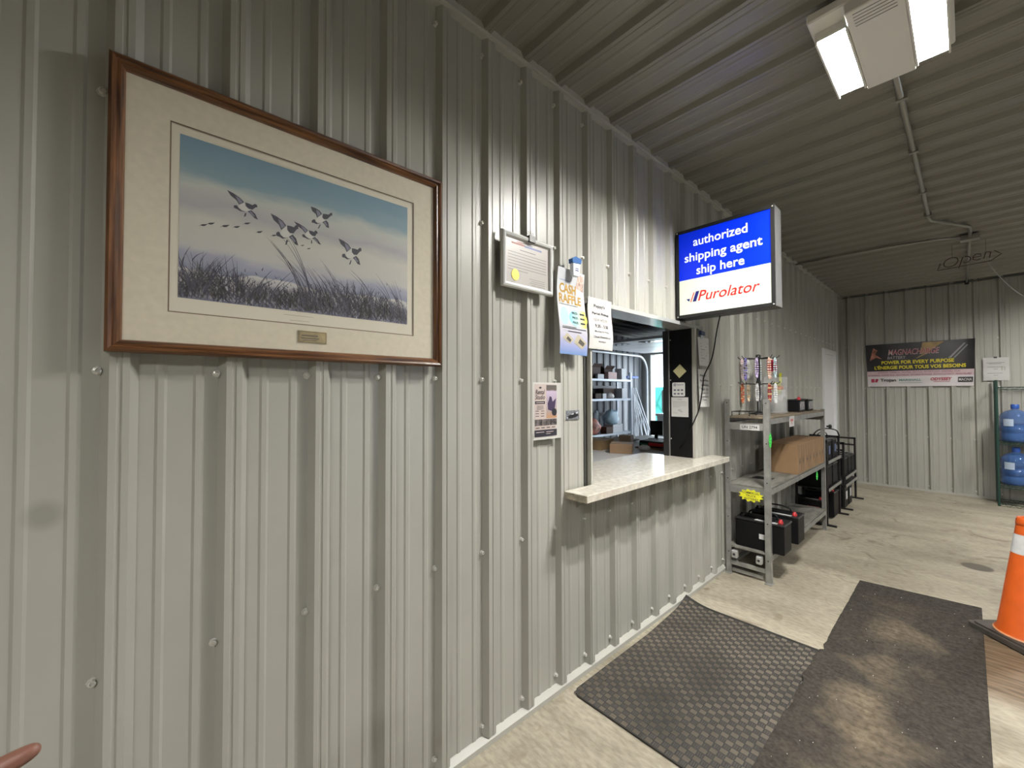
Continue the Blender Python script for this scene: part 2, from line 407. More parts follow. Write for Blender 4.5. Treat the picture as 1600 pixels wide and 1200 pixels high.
# ------------------------------------------------------------------ ceiling lights
def lamp_fixture(x, y, label):
    t = thing('ceiling_light', label, 'ceiling light', (x, y, 2.9), group=None)
    W_ = M('fixture_white', (.75, .74, .70), .4)
    h = MB(); h.bbox(-.20, .20, -.32, .25, .022, .06, .006); h.bbox(-.083, .083, -.32, .25, -.020, .022, .004); h.build('housing', W_, t)
    b = MB(); b.bbox(-.07, .07, -.12, .12, .06, .093, .004); b.build('mounting_box', W_, t)
    v = MB()
    for i in range(5): v.box(-.06, .06, -.30 + i * .018, -.297 + i * .018, -.0215, -.020)
    v.build('vent', M('vent_dark', (.25, .25, .24), .6), t)
    em = M('light_panel', (1, 1, 1), .5)
    nt = em.node_tree; bs = nt.nodes['Principled BSDF']; bs.inputs['Emission Color'].default_value = LAMP_COL; bs.inputs['Emission Strength'].default_value = LAMP
    for s in (-1, 1):
        MB().box(s * .135 - .045, s * .135 + .045, -.235, .215, .0, .004).build('light_panel', em, t)
        r = MB(); r.box(s * .135 - .052, s * .135 - .045, -.242, .222, -.025, .022); r.box(s * .135 + .045, s * .135 + .052, -.242, .222, -.025, .022)
        r.box(s * .135 - .045, s * .135 + .045, .215, .222, -.012, .022); r.box(s * .135 - .045, s * .135 + .045, -.242, -.235, -.012, .022); r.build('panel_frame', W_, t)
    return t
lamp_fixture(1.17, 2.28, 'white ceiling light with two glowing panels above the service counter')
lamp_fixture(2.5, -1.7, 'white ceiling light with two panels near the front wall')
lamp_fixture(2.75, 6.6, 'white ceiling light with two panels near the blue water bottles')

# ------------------------------------------------------------------ conduit and neon sign on the ceiling
ZC = HC - .040
t = thing('electrical_conduit', 'grey metal conduit running across the ribbed ceiling to a box', 'conduit')
CON = M('conduit_metal', (.34, .33, .30), .4, .6)
def curve(pts, n=5):
    out = []
    P = [Vector(p) for p in pts]; P = [P[0] * 2 - P[1]] + P + [P[-1] * 2 - P[-2]]
    for i in range(1, len(P) - 2):
        for k in range(n):
            u = k / n; a, b, c, d = P[i - 1:i + 3]
            out.append(.5 * ((2 * b) + (c - a) * u + (2 * a - 5 * b + 4 * c - d) * u * u + (3 * b - a - 3 * c + d) * u ** 3))
    out.append(P[-2]); return out
MB().tube([(1.172, 2.5, ZC), (1.176, 3.4, ZC), (1.18, 5.10, ZC), (1.19, 5.20, ZC), (1.23, 5.27, ZC), (1.37, 5.55, ZC), (1.42, 5.66, ZC), (1.425, 5.72, ZC), (1.425, 6.0, ZC)], .0135, 8).build('feed_pipe', CON, t, True)
MB().tube([(.03, 5.80, ZC), (.4, 5.80, ZC), (.9, 5.83, ZC), (1.20, 5.90, ZC), (1.36, 5.98, ZC)], .012, 8).build('wall_pipe', CON, t, True)
MB().tube([(1.425, 6.1, ZC), (1.415, 7.2, ZC), (1.405, 8.50, ZC)], .012, 8).build('end_pipe', CON, t, True)
MB().box(1.36, 1.49, 6.0, 6.10, ZC - .03, HC - .022).build('junction_box', CON, t)
for y in (2.9, 3.6, 4.4, 5.0): MB().box(1.155, 1.20, y - .012, y + .012, ZC - .017, ZC + .018).build('pipe_strap', CON, t)
MB().box(1.385, 1.425, 8.49, 8.53, ZC - .03, ZC + .02).build('end_cap', BLACKM, t)
# neon
t = thing('neon_open_sign', 'unlit tube sign reading Open inside an arrow outline, hung under ceiling', 'sign', (1.20, 6.25, 2.735), frame='B')
NE = M('neon_dark_tube', (.05, .022, .022), .3)
L = MB()
L.tube([(.0, .02, 0), (-.01, 0, 0), (.03, 0, 0)], .004, 6); L.tube([(.0, .02, 0), (.015, .07, 0)], .004, 6)
L.tube([(.09 + .05 * math.cos(a) + .012 * math.sin(a), .065 + .047 * math.sin(a), 0) for a in [i * 2 * math.pi / 16 for i in range(16)]], .0045, 6, True)
L.tube([(.145, -.01, 0), (.175, .10, 0)], .0045, 6); L.tube([(.195 + .033 * math.cos(a), .07 + .032 * math.sin(a), 0) for a in [-2.2 + i * .5 for i in range(9)]], .0045, 6)
L.tube([(.24, .075, 0), (.30, .080, 0), (.295, .10, 0), (.265, .108, 0), (.243, .085, 0), (.245, .055, 0), (.27, .045, 0), (.295, .052, 0)], .0045, 6)
L.tube([(.315, .048, 0), (.328, .108, 0), (.345, .113, 0), (.362, .105, 0), (.352, .05, 0)], .0045, 6)
L.build('lettering', NE, t, True)
MB().tube([(-.005, .0, -.004), (.2, .01, -.004), (.36, .018, -.004), (.43, .072, -.004), (.385, .115, -.004)], .004, 6).build('arrow_outline', NE, t, True)
for x, zt in ((.10, .25), (.33, .25)): MB().tube([(x, .11, 0), (x, zt - .008, 0)], .0012, 5).build('hanging_wire', BLACKM, t)
tag(MB().tube(curve([(1.52, 6.27, 2.80), (1.62, 6.6, 2.66), (1.80, 7.2, 2.52), (2.05, 7.7, 2.42), (2.6, 8.2, 2.36), (3.2, 8.5, 2.4)], 6), .0035, 6).build('sign_cord', M('cord_grey', (.3, .3, .3), .5), None, True),
    'thin pale cord sagging from the Open sign towards the back wall', 'cord')

# ------------------------------------------------------------------ framed picture
t = thing('framed_picture', 'large wood-framed print of ducks flying over marsh reeds on the ribbed wall', 'picture', (.022, -.060, 1.556), frame='A')
FW, FH = .906, .704
OAKH = woodmat('oak_h', (.045, .016, .006), (.20, .085, .030), (2, 40, 40), 3, .32)
OAKV = woodmat('oak_v', (.045, .016, .006), (.20, .085, .030), (40, 2, 40), 3, .32)
prof = [(0, 0), (0, .026), (.006, .032), (.012, .030), (.015, .025), (.021, .026), (.027, .019), (.030, .012), (.030, 0)]
def rail(a, b, nrm, mat, name='frame_rail'):
    """mitred moulding from a to b; nrm points inwards"""
    m = MB(); d = Vector((b[0] - a[0], b[1] - a[1])).normalized(); vs = []
    for p, s in ((a, 1), (b, -1)):
        for u, h in prof: vs.append((p[0] + nrm[0] * u + d.x * s * u, p[1] + nrm[1] * u + d.y * s * u, h))
    k = len(prof); m.add(vs, [(i, (i + 1) % k, k + (i + 1) % k, k + i) for i in range(k)]); return m.build(name, mat, t)
rail((0, FH), (FW, FH), (0, -1), OAKH); rail((FW, 0), (0, 0), (0, 1), OAKH); rail((0, 0), (0, FH), (1, 0), OAKV); rail((FW, FH), (FW, 0), (-1, 0), OAKV)
MATB = M('mat_board', (.60, .55, .43), .75, noise=(60, .05), bump=(300, .0003))
x0, x1, y0, y1 = .112, .796, .107, .593
m = MB(); m.rect(.02, .02, FW - .02, y0, .012); m.rect(.02, y1, FW - .02, FH - .02, .012); m.rect(.02, y0, x0, y1, .012); m.rect(x1, y0, FW - .02, y1, .012)
m.build('mat_board', MATB, t)
m = MB(); e = .003
m.rect(x0, y0, x1, y0 + e, .0105); m.rect(x0, y1 - e, x1, y1, .0105); m.rect(x0, y0 + e, x0 + e, y1 - e, .0105); m.rect(x1 - e, y0 + e, x1, y1 - e, .0105)
m.build('mat_bevel', M('mat_bevel', (.16, .10, .055), .7), t)
ix0, ix1, iy0, iy1 = .132, .772, .1465, .569
m = MB().rect(x0, y0, x1, y1, .0085); m.build('print_margin', M('print_margin', (.63, .59, .48), .7), t)
H = iy1 - iy0
stops = [(iy0 - .04, (.03, .03, .08)), (iy0 + .10 * H, (.10, .10, .17)), (iy0 + .20 * H, (.38, .38, .42)), (iy0 + .275 * H, (.50, .48, .47)), (iy0 + .285 * H, (.20, .22, .32)), (iy0 + .36 * H, (.30, .31, .40)), (iy0 + .42 * H, (.46, .45, .43)),
         (iy0 + .58 * H, (.50, .49, .43)), (iy0 + .68 * H, (.36, .35, .37)), (iy0 + .80 * H, (.44, .46, .42)), (iy0 + .89 * H, (.18, .29, .34)), (iy0 + 1.0 * H, (.13, .245, .32)), (iy0 + 1.2 * H, (.09, .20, .29))]
pm = rampmat('print_sky', 1, stops, .6, .075, 7)
MB().rect(ix0, iy0, ix1, iy1, .009).build('print_image', pm, t)
# ducks printed on the sheet
DK = M('duck_black', (.012, .012, .03), .6); DW = M('duck_white', (.55, .55, .52), .6); DG = M('duck_grey', (.16, .16, .22), .6)
parts = {0: [[(105, 145), (170, 180), (235, 225), (275, 268), (225, 290), (195, 245), (140, 200)], [(285, 270), (330, 285), (360, 300), (385, 287), (408, 300), (412, 325), (395, 322), (360, 345), (320, 335), (290, 305)],
             [(170, 300), (185, 295), (205, 300), (220, 325), (250, 350), (290, 365), (240, 357), (205, 335), (175, 322)], [(310, 360), (350, 352), (390, 390), (418, 450), (380, 430), (345, 390)], [(285, 375), (298, 378), (290, 410), (272, 412)]],
         1: [[(235, 290), (285, 275), (300, 310), (345, 345), (300, 360), (250, 345), (215, 310)]], 2: [[(185, 200), (235, 235), (262, 268), (228, 280), (205, 240)], [(325, 365), (345, 362), (385, 410), (375, 415)]]}
src = [(105, 145), (412, 325), (418, 450)]
def affine(dst):
    A = Matrix(((src[0][0], src[0][1], 1), (src[1][0], src[1][1], 1), (src[2][0], src[2][1], 1))).inverted()
    cx = A @ Vector([d[0] for d in dst]); cy = A @ Vector([d[1] for d in dst])
    return lambda p: (cx[0] * p[0] + cx[1] * p[1] + cx[2] + .060, cy[0] * p[0] + cy[1] * p[1] + cy[2] - 1.556)
for dst in ([(.1727, 2.0118), (.2446, 1.9849), (.2463, 1.95)], [(.2776, 1.9777), (.3515, 1.9515), (.3519, 1.9015)], [(.3391, 1.972), (.4072, 1.9526), (.4171, 1.9194)],
            [(.3859, 2.0312), (.4494, 2.0206), (.4405, 1.9786)], [(.4698, 1.953), (.5442, 1.9287), (.541, 1.8817)]):
    F = affine(dst); m = MB()
    for i, z in ((1, .0094), (0, .0096), (2, .0098)):
        m.mi = i
        for p in parts[i]: m.poly([F(q) for q in p][::-1], z)
    m.build('painted_duck', [DK, DW, DG], t)
for y, z in [(.1219, 1.9014), (.1377, 1.9097), (.1692, 1.9118), (.1951, 1.9162), (.2194, 1.9326), (.2495, 1.9163), (.2865, 1.916), (.3214, 1.9071), (.3629, 1.9047), (.3811, 1.8994)]:
    u, v = y + .06, z - 1.556; s = rnd.uniform(.7, 1.0) * (.6 if y > .31 else 1)
    MB().poly([(u + a * s, v + b * s) for a, b in ((-.012, -.008), (-.004, .001), (.002, .003), (.011, .006), (.004, -.002), (-.002, -.004), (-.006, -.003))][::-1], .0096).build('painted_far_duck', DK, t)
# reeds
def blade(m, x, y, ln, ang, bend, wd, z):
    pts = []; n = 7; a = ang; px, py = x, y
    for i in range(n + 1):
        pts.append((px, py, a)); px += math.cos(a) * ln / n; py += math.sin(a) * ln / n; a += bend / n
    L_, R_ = [], []
    for i, (px, py, a) in enumerate(pts):
        w_ = wd * (1 - i / n) + .0002
        cl_ = lambda q, lo, hi: max(lo, min(hi, q))
        L_.append((cl_(px - math.sin(a) * w_, ix0, ix1), cl_(py + math.cos(a) * w_, iy0, iy1), z)); R_.append((cl_(px + math.sin(a) * w_, ix0, ix1), cl_(py - math.cos(a) * w_, iy0, iy1), z))
    m.add(L_ + R_, [(i, n + 1 + i, n + 2 + i, i + 1) for i in range(n)])
rd = MB()
for k in range(1500):
    x = rnd.uniform(ix0, ix1); rel = (x - ix0) / (ix1 - ix0)
    dens = .105 + .035 * math.cos(rel * 9) - .02 * rel
    y = iy0 + abs(rnd.gauss(0, .035))
    rd.mi = rnd.choice((0, 0, 0, 1, 2))
    blade(rd, x, y, min(rnd.uniform(.02, .085), max(.01, iy0 + dens - y)), rnd.uniform(.9, 2.5), rnd.uniform(-.9, .9), rnd.uniform(.0006, .0016), .0093)
for x, ln, a, bd in ((.16, .17, 1.75, .5), (.15, .13, .9, -1.1), (.19, .13, 1.3, -.4), (.17, .12, 1.2, -.3), (.43, .22, 1.75, .75), (.44, .19, 1.75, .8), (.455, .24, 1.7, .6), (.47, .16, 1.9, .7), (.49, .15, 1.75, .6), (.53, .15, 1.8, .6), (.545, .17, 1.75, .7), (.56, .14, 1.9, .8), (.60, .13, 1.8, 1.0), (.66, .16, 1.8, .9),
                     (.71, .14, 1.8, .8), (.735, .15, 1.75, .6), (.75, .13, 1.7, .4), (.765, .12, 1.75, 1.0), (.34, .12, 1.2, -.5), (.30, .10, 1.4, -.6), (.28, .10, 1.0, -.5), (.25, .13, 1.6, .1)):
    for j in range(3):
        rd.mi = 0; blade(rd, x + rnd.uniform(-.012, .012), iy0 + .02, ln + rnd.uniform(-.03, .01), a + rnd.uniform(-.08, .08), bd, .0013, .00935)
o = rd.build('painted_reeds', [M('reed_navy', (.018, .018, .05), .6), M('reed_pale', (.30, .29, .33), .6), M('reed_plum', (.05, .045, .10), .6)], t); o['kind'] = 'stuff'
for q in ((.375, .133, .455, .1342), (.39, .118, .445, .1192), (.20, .5715, .46, .5722)): MB().rect(*q, .0088).build('caption_line', M('caption_ink', (.30, .25, .18), .7), t)
BR = M('brass', (.42, .32, .14), .35, .6, noise=(30, .25))
m = MB().box(.412, .494, .054, .090, .012, .0145); pq = m.build('plaque', BR, t)
m = MB(); m.rect(.414, .056, .492, .0572, .0147); m.rect(.414, .0868, .492, .088, .0147); m.rect(.414, .0572, .4152, .0868, .0147); m.rect(.4908, .0572, .492, .0868, .0147)
m.rect(.422, .074, .468, .0775, .0147); m.rect(.42, .066, .472, .069, .0147); m.rect(.425, .0605, .465, .0625, .0147); m.build('engraving', M('engrave', (.06, .045, .02), .6), pq)
gm = M('picture_glass', (1, 1, 1), .02, alpha=.07, spec=.5)
MB().rect(.026, .026, FW - .026, FH - .026, .0165).build('glazing', gm, t)
MB().box(.03, FW - .03, .03, FH - .03, .0, .006).build('backing_board', CARDD, t)
MB().box(.40, .50, .60, .63, -.022, 0).build('hanger', SCREW, t)

# ------------------------------------------------------------------ certificate
t = thing('framed_certificate', 'silver snap-framed certificate with a gold seal hung from a black clip', 'certificate', (.045, 1.142, 1.915), frame='A')
cw, chh = .320, .245
SIL = M('silver_frame', (.62, .63, .62), .3, .0)
prof = [(0, 0), (0, .008), (.004, .015), (.011, .018), (.019, .015), (.024, .006), (.024, 0)]
rail((0, chh), (cw, chh), (0, -1), SIL); rail((cw, 0), (0, 0), (0, 1), SIL); rail((0, 0), (0, chh), (1, 0), SIL); rail((cw, chh), (cw, 0), (-1, 0), SIL)
MB().rect(.02, .02, cw - .02, chh - .02, .004).build('certificate_sheet', M('cert_paper', (.42, .40, .375), .35), t)
m = MB()
for i in range(7):
    m.rect(.038, .160 - i * .013, cw - (.04 if i < 6 else .16), .162 - i * .013, .0046)
for i in range(4): m.rect(.17 + .01 * (i % 2), .058 - i * .009, .27, .0594 - i * .009, .0046)
m.rect(.11, .176, .21, .179, .0046); m.build('printed_lines', M('cert_ink', (.15, .145, .14), .6), t)
m = MB(); m.rect(.06, .198, .14, .206, .0046); m.rect(.09, .209, .13, .213, .0046); m.build('red_scroll', M('cert_red', (.42, .20, .17), .6), t)
m = MB(); m.rect(.14, .196, .25, .204, .0046); m.rect(.155, .207, .19, .211, .0046); m.build('blue_scroll', M('cert_blue', (.20, .23, .40), .6), t)
m = MB(); n = 28; m.prism([(.082 + (.024 if i % 2 else .021) * math.cos(i * 2 * math.pi / n), .062 + (.027 if i % 2 else .024) * math.sin(i * 2 * math.pi / n)) for i in range(n)], .0046, .006)
m.build('gold_seal', M('gold_seal', (.72, .52, .10), .35, .4), t)
MB().box(.02, cw - .02, .02, chh - .02, -.022, .0).build('backing_board', CARDD, t)
t = thing('binder_clip', 'black binder clip gripping the top of the silver certificate frame', 'clip', (.055, 1.315, 2.15), frame='A')
MB().prism([(-.02, -.012), (.02, -.012), (.017, .018), (-.017, .018)], -.006, .012).build('clip_body', BLACKM, t)
m = MB(); m.tube(curve([(-.010, .016, .010), (-.024, .030, .012), (-.034, .030, .012), (-.034, .024, .012), (-.018, .018, .01)], 4), .0018, 6); m.tube(curve([(.012, .016, 0), (.006, .036, -.004), (.016, .040, -.004), (.020, .032, -.004), (.014, .018, 0)], 4), .0018, 6)
m.build('clip_handle', SCREW, t)

# ------------------------------------------------------------------ posters on the left wall
def curl_sheet(w_, h_, bend, mat, parent, name='sheet', nx=8, ny=8):
    m = MB(); vs = [(w_ * i / nx, h_ * j / ny, bend(i / nx, j / ny)) for j in range(ny + 1) for i in range(nx + 1)]
    m.add(vs, [(j * (nx + 1) + i, j * (nx + 1) + i + 1, (j + 1) * (nx + 1) + i + 1, (j + 1) * (nx + 1) + i) for j in range(ny) for i in range(nx)])
    return m.build(name, mat, parent, True)
def bent(mb, w_, h_, bend, lift=.0008):
    """lay flat print geometry on a bent sheet"""
    mb.v = [(x, y, z + bend(max(0, min(1, x / w_)), max(0, min(1, y / h_))) + lift) for x, y, z in mb.v]; return mb
def grid_rect(mb, x0, y0, x1, y1, n=6):
    vs = [(x0 + (x1 - x0) * i / n, y0 + (y1 - y0) * j / n, 0) for j in range(n + 1) for i in range(n + 1)]
    return mb.add(vs, [(j * (n + 1) + i, j * (n + 1) + i + 1, (j + 1) * (n + 1) + i + 1, (j + 1) * (n + 1) + i) for j in range(n) for i in range(n)])

# raffle poster
t = thing('raffle_poster', 'colourful cash raffle poster curling off the wall under a magnet', 'poster', (.030, 1.497, 1.645), frame='A')
w_, h_ = .222, .425
bend = lambda u, v: .022 + .012 * math.sin(v * 5.2 + .6) + .018 * (1 - u) * (v - .2) + .012 * (1 - u) * (1 - v) ** 3
pm = rampmat('raffle_paper', 1, [(0, (.14, .24, .47)), (.05, (.30, .32, .52)), (.10, (.43, .42, .50)), (.20, (.52, .53, .54)), (.45, (.50, .52, .55)), (.6, (.54, .54, .54))], .5)
curl_sheet(w_, h_, bend, pm, t)
GOLD = M('gold_ink', (.42, .24, .02), .5)
for q in (('CASH', .018, .305, .150, .352, 0, .03), ('RAFFLE', .012, .255, .190, .300, 0, .03)): bent(MB().text(*q), w_, h_, bend, .0015).build('lettering', GOLD, t)
m = MB(); m.disc(.155, .185, .075, .045); grid_rect(m, .155, .140, .216, .230, 3); bent(m, w_, h_, bend).build('prize_panel', rampmat('prize_panel', 0, [(.08, (.18, .50, .72)), (.15, (.40, .66, .55)), (.21, (.70, .68, .08))], .5), t)
m = MB()
for i in range(3): m.text('PRIZE -', .105, .205 - i * .024, .160, .216 - i * .024, 0, .02); m.rect(.168, .206 - i * .024, .207, .215 - i * .024)
m.rect(.02, .128, .21, .131); m.rect(.06, .112, .17, .116); m.rect(.01, .246, .16, .2485); m.rect(.02, .135, .13, .1375); bent(m, w_, h_, bend, .0018).build('small_print', INK, t)
m = MB(); m.disc(.045, .19, .032, .045); bent(m, w_, h_, bend).build('map_print', M('map_blue', (.35, .55, .66), .5), t)
for q in ([(.020, .078), (.075, .052), (.105, .075), (.055, .105)], [(.105, .06), (.175, .030), (.215, .065), (.14, .105)]): bent(MB().poly(q), w_, h_, bend).build('banknote_print', M('banknote', (.40, .36, .26), .6), t)
for q in ([(.045, .075), (.075, .060), (.085, .072), (.058, .088)], [(.14, .062), (.18, .045), (.195, .062), (.155, .083)]): bent(MB().poly(q), w_, h_, bend, .0016).build('banknote_portrait', M('banknote_dark', (.07, .06, .05), .6), t)
m = MB(); m.poly([(.150, .345), (.215, .330), (.212, .410), (.165, .415)]); bent(m, w_, h_, bend).build('folded_corner', M('corner_print', (.50, .36, .30), .6, noise=(70, .5)), t)
m = MB(); grid_rect(m, .018, .366, .10, .368, 2); bent(m, w_, h_, bend, .0015).build('rule_line', M('rule_blue', (.08, .16, .45), .5), t)
t = thing('poster_magnet', 'white and blue cup-shaped magnet holding up the raffle poster', 'magnet', (.078, 1.605, 2.070), frame='A')
MB().prism([(-.024, -.035), (.020, -.035), (.026, .028), (-.028, .028)], -.012, .010).build('magnet_body', M('magnet_white', (.70, .74, .80), .4), t)
MB().prism([(-.035, .024), (.030, .030), (.034, .052), (-.012, .060), (-.038, .044)], -.012, .013).build('magnet_cap', M('magnet_blue', (.02, .11, .33), .35), t)
m = MB(); m.rect(-.012, -.002, .012, .003, .0104); m.rect(-.014, -.012, .014, -.006, .0104); m.build('print', M('magnet_ink', (.08, .09, .2), .5), t)

# hours sheet
t = thing('hours_notice', 'white paper notice of parcel pickup hours taped beside the opening', 'notice', (.034, 1.762, 1.690), frame='A')
w_, h_ = .215, .278
bend = lambda u, v: .004 + .010 * math.sin(u * 3.1) * (1 - v) + .006 * math.sin(v * 6)
curl_sheet(w_, h_, bend, PAPER, t)
m = MB()
for s, a, b, y, h in (('Poppy\'s', .05, .15, .222, .022), ('Parcel Pickup', .035, .185, .184, .018), ('9:30 - 5:30', .048, .165, .116, .019), ('Monday to Friday', .042, .170, .088, .013), ('Closed Weekends and', .030, .182, .060, .012), ('Holidays', .072, .135, .034, .012)):
    bent(MB().text(s, a, y, b, y + h, 0, .03 if y > .18 else .01), w_, h_, bend, .0012).build('lettering', INK, t)
m = MB(); m.text('NEW HOURS', .042, .150, .172, .168, 0, 0); bent(m, w_, h_, bend, .0012).build('grey_lettering', GREYINK, t)

# rental studio poster
t = thing('rental_studio_poster', 'pink and black rental studio flyer taped on the ribbed wall', 'poster', (.024, 1.352, 1.235), frame='A')
w_, h_ = .190, .270
bend = lambda u, v: .002 + .010 * max(0, u - .85) * 6 * u
curl_sheet(w_, h_, bend, M('flyer_white', (.55, .54, .51), .5), t)
PINK = M('flyer_pink', (.50, .42, .39), .5)
MB().rect(.012, .014, .165, .262, .0030).build('flyer_print', PINK, t)
for q in ((.012, .014, .165, .046, .0036), (.015, .168, .082, .181, .0036)): MB().rect(*q).build('dark_bar', M('flyer_black', (.02, .018, .03), .5), t)
m = MB(); m.rect(.092, .100, .165, .258, .0036); m.build('photo', rampmat('flyer_photo', 1, [(.10, (.45, .22, .08)), (.14, (.35, .28, .26)), (.2, (.40, .33, .42)), (.235, (.48, .40, .52)), (.24, (.12, .10, .09)), (.26, (.10, .09, .08))], .5, .012, 30), t)
m = MB(); m.poly([(.103, .14), (.135, .132), (.152, .15), (.160, .195), (.135, .178), (.128, .20), (.115, .205), (.108, .185), (.1, .17)], .0041); m.build('photo_figure', M('flyer_purple', (.045, .03, .075), .5), t)
m = MB(); m.disc(.147, .128, .018, z=.0044); m.build('badge', M('flyer_badge', (.015, .015, .02), .5), t)
for a, b in ((.014, .066), (.068, .114), (.116, .165)): MB().rect(a, .066, b, .096, .0036).build('thumbnail_photo', M('flyer_thumb', (.10, .085, .085), .5, noise=(45, .9)), t)
m = MB(); 
for q in (('Rental', .018, .214, .080, .236, .0040, .01, .25), ('Studio', .016, .190, .082, .212, .0040, .01, .25)): MB().text(*q).build('script_lettering', M('flyer_ink', (.05, .04, .045), .5), t)
m = MB(); m.disc(.05, .245, .008, .005, .004, 12); m.rect(.036, .2445, .064, .2455, .004)
for i in range(3): m.rect(.026, .158 - i * .007, .072, .160 - i * .007, .004); m.rect(.018, .134 - i * .012, .040, .1365 - i * .012, .004); m.rect(.054, .134 - i * .012, .076, .1365 - i * .012, .004)
for i in range(4): m.rect(.02 + i * .036, .054, .044 + i * .036, .058, .004)
m.build('small_print', M('flyer_ink', (.05, .04, .045), .5), t)['kind'] = 'stuff'
m = MB(); m.rect(.02, .034, .075, .037, .004); m.rect(.09, .034, .14, .037, .004); m.rect(.09, .025, .12, .0275, .004); m.rect(.022, .173, .075, .176, .004); m.build('light_lettering', PINK, t)['kind'] = 'stuff'
# car card
t = thing('car_photo_card', 'small black and white card with a car picture stuck on the wall', 'card', (.0045, 1.612, 1.318), frame='A')
MB().box(0, .108, 0, .047, 0, .0012).build('card', M('card_grey', (.17, .18, .20), .4, noise=(60, .5)), t)
MB().poly([(.008, .014), (.03, .024), (.05, .034), (.078, .036), (.095, .028), (.10, .018), (.08, .012), (.045, .006), (.015, .006)], .0016).build('car_body', M('car_black', (.012, .012, .016), .4), t)
for q in ([(.036, .026), (.052, .032), (.064, .032), (.056, .025)], [(.074, .034), (.092, .038), (.098, .032), (.082, .028)], [(.008, .012), (.016, .013), (.014, .007), (.008, .007)]): MB().poly(q, .002).build('car_highlight', M('car_white', (.55, .56, .58), .4), t)

# ------------------------------------------------------------------ service counter
t = thing('service_counter', 'speckled cream laminate counter board passing through the service opening', 'counter')
LAM = M('laminate', (.56, .53, .46), .16, noise=(34, .17), coat=.3)
m = MB().bbox(.024, .163, 1.578, 3.325, .930, .967, .0025); m.bbox(-.40, .026, OY0 + .006, OY1 - .004, .932, .967, .0025); m.build('counter_top', LAM, t)
m = MB(); m.box(.0245, .1625, 1.5765, 1.579, .932, .9645); m.build('worn_edge', M('laminate_worn', (.36, .32, .25), .6, noise=(40, .5)), t)
for y in (1.66, 3.22): turned(MB().prism([(.030, .93), (.11, .93), (.030, .87)], y, y + .012)).build('bracket', STEEL, t)
# black jamb board on the far side of the opening
t = thing('black_jamb_board', 'black panel board lining the far side of the service opening', 'panel')
MB().box(-.185, -.002, OY1 - .014, OY1, .967, OZ1 - .012).build('board', BLACK, t)
MB().box(-.215, -.175, OY1 - .030, OY1 - .0145, .967, OZ1 - .012).build('edge_bar', M('black_edge', (.02, .02, .02), .3), t)
MB().box(-.174, -.168, OY1 - .022, OY1 - .0145, .967, OZ1 - .012).build('metal_strip', STEEL, t)
s_ = MB()
for z in (1.10, 1.55, 1.86): s_.ball((-.16, OY1 - .016, z), .005, 8, 4)
s_.build('rivet', SCREW, t)
yj = OY1 - .0145
t = thing('sticky_note', 'pale yellow square note stuck cornerwise on the black panel', 'note', (-.088, yj, 1.617), frame='B')
MB().box(-.037, .037, -.037, .037, 0, .001).build('note_sheet', M('note_yellow', (.60, .56, .30), .6), t).rotation_euler = (0, 0, math.pi / 4 - .05)
t = thing('payment_sticker', 'white rounded card payment sticker on the black panel', 'sticker', (-.148, yj, 1.425), frame='B')
def rrect(x0, y0, x1, y1, r, n=4):
    out = []
    for cx, cy, a in ((x1 - r, y0 + r, -90), (x1 - r, y1 - r, 0), (x0 + r, y1 - r, 90), (x0 + r, y0 + r, 180)):
        out += [(cx + r * math.cos(math.radians(a + 90 * i / n)), cy + r * math.sin(math.radians(a + 90 * i / n))) for i in range(n + 1)]
    return out
MB().prism(rrect(0, 0, .100, .106, .010), 0, .0008).build('sticker_base', WHITE, t)
m = MB(); m.rect(.012, .078, .030, .082, .001); m.rect(.012, .094, .030, .098, .001); m.rect(.012, .082, .016, .094, .001); m.rect(.026, .082, .030, .094, .001); m.rect(.018, .085, .024, .091, .001); SI = M('sticker_ink', (.10, .11, .14), .5); m.build('square_logo', SI, t); MB().text('Square', .036, .080, .088, .096, .001, .01).build('lettering', SI, t)
for i in range(3):
    for j in range(2): MB().rect(.012 + i * .028, .014 + j * .028, .030 + i * .028, .026 + j * .028, .001).build('card_icon', SI, t)
t = thing('handwritten_note', 'white handwritten note sheet on the black panel below the sticker', 'note', (-.156, yj, 1.270), frame='B')
MB().box(0, .132, 0, .148, 0, .001).build('note_sheet', PAPER, t)
m = MB(); m.rect(.05, .130, .085, .134, .0013)
for i in range(5): m.rect(.012, .114 - i * .010, .118 - .05 * (i == 4), .116 - i * .010, .0013)
for i in range(3): m.poly([(.05 + i * .01, .05 - i * .006), (.075 + i * .006, .058 - i * .008), (.076 + i * .006, .055 - i * .008), (.052 + i * .01, .046 - i * .006)], .0013)
m.rect(.014, .028, .05, .030, .0013); m.build('handwriting', GREYINK, t)
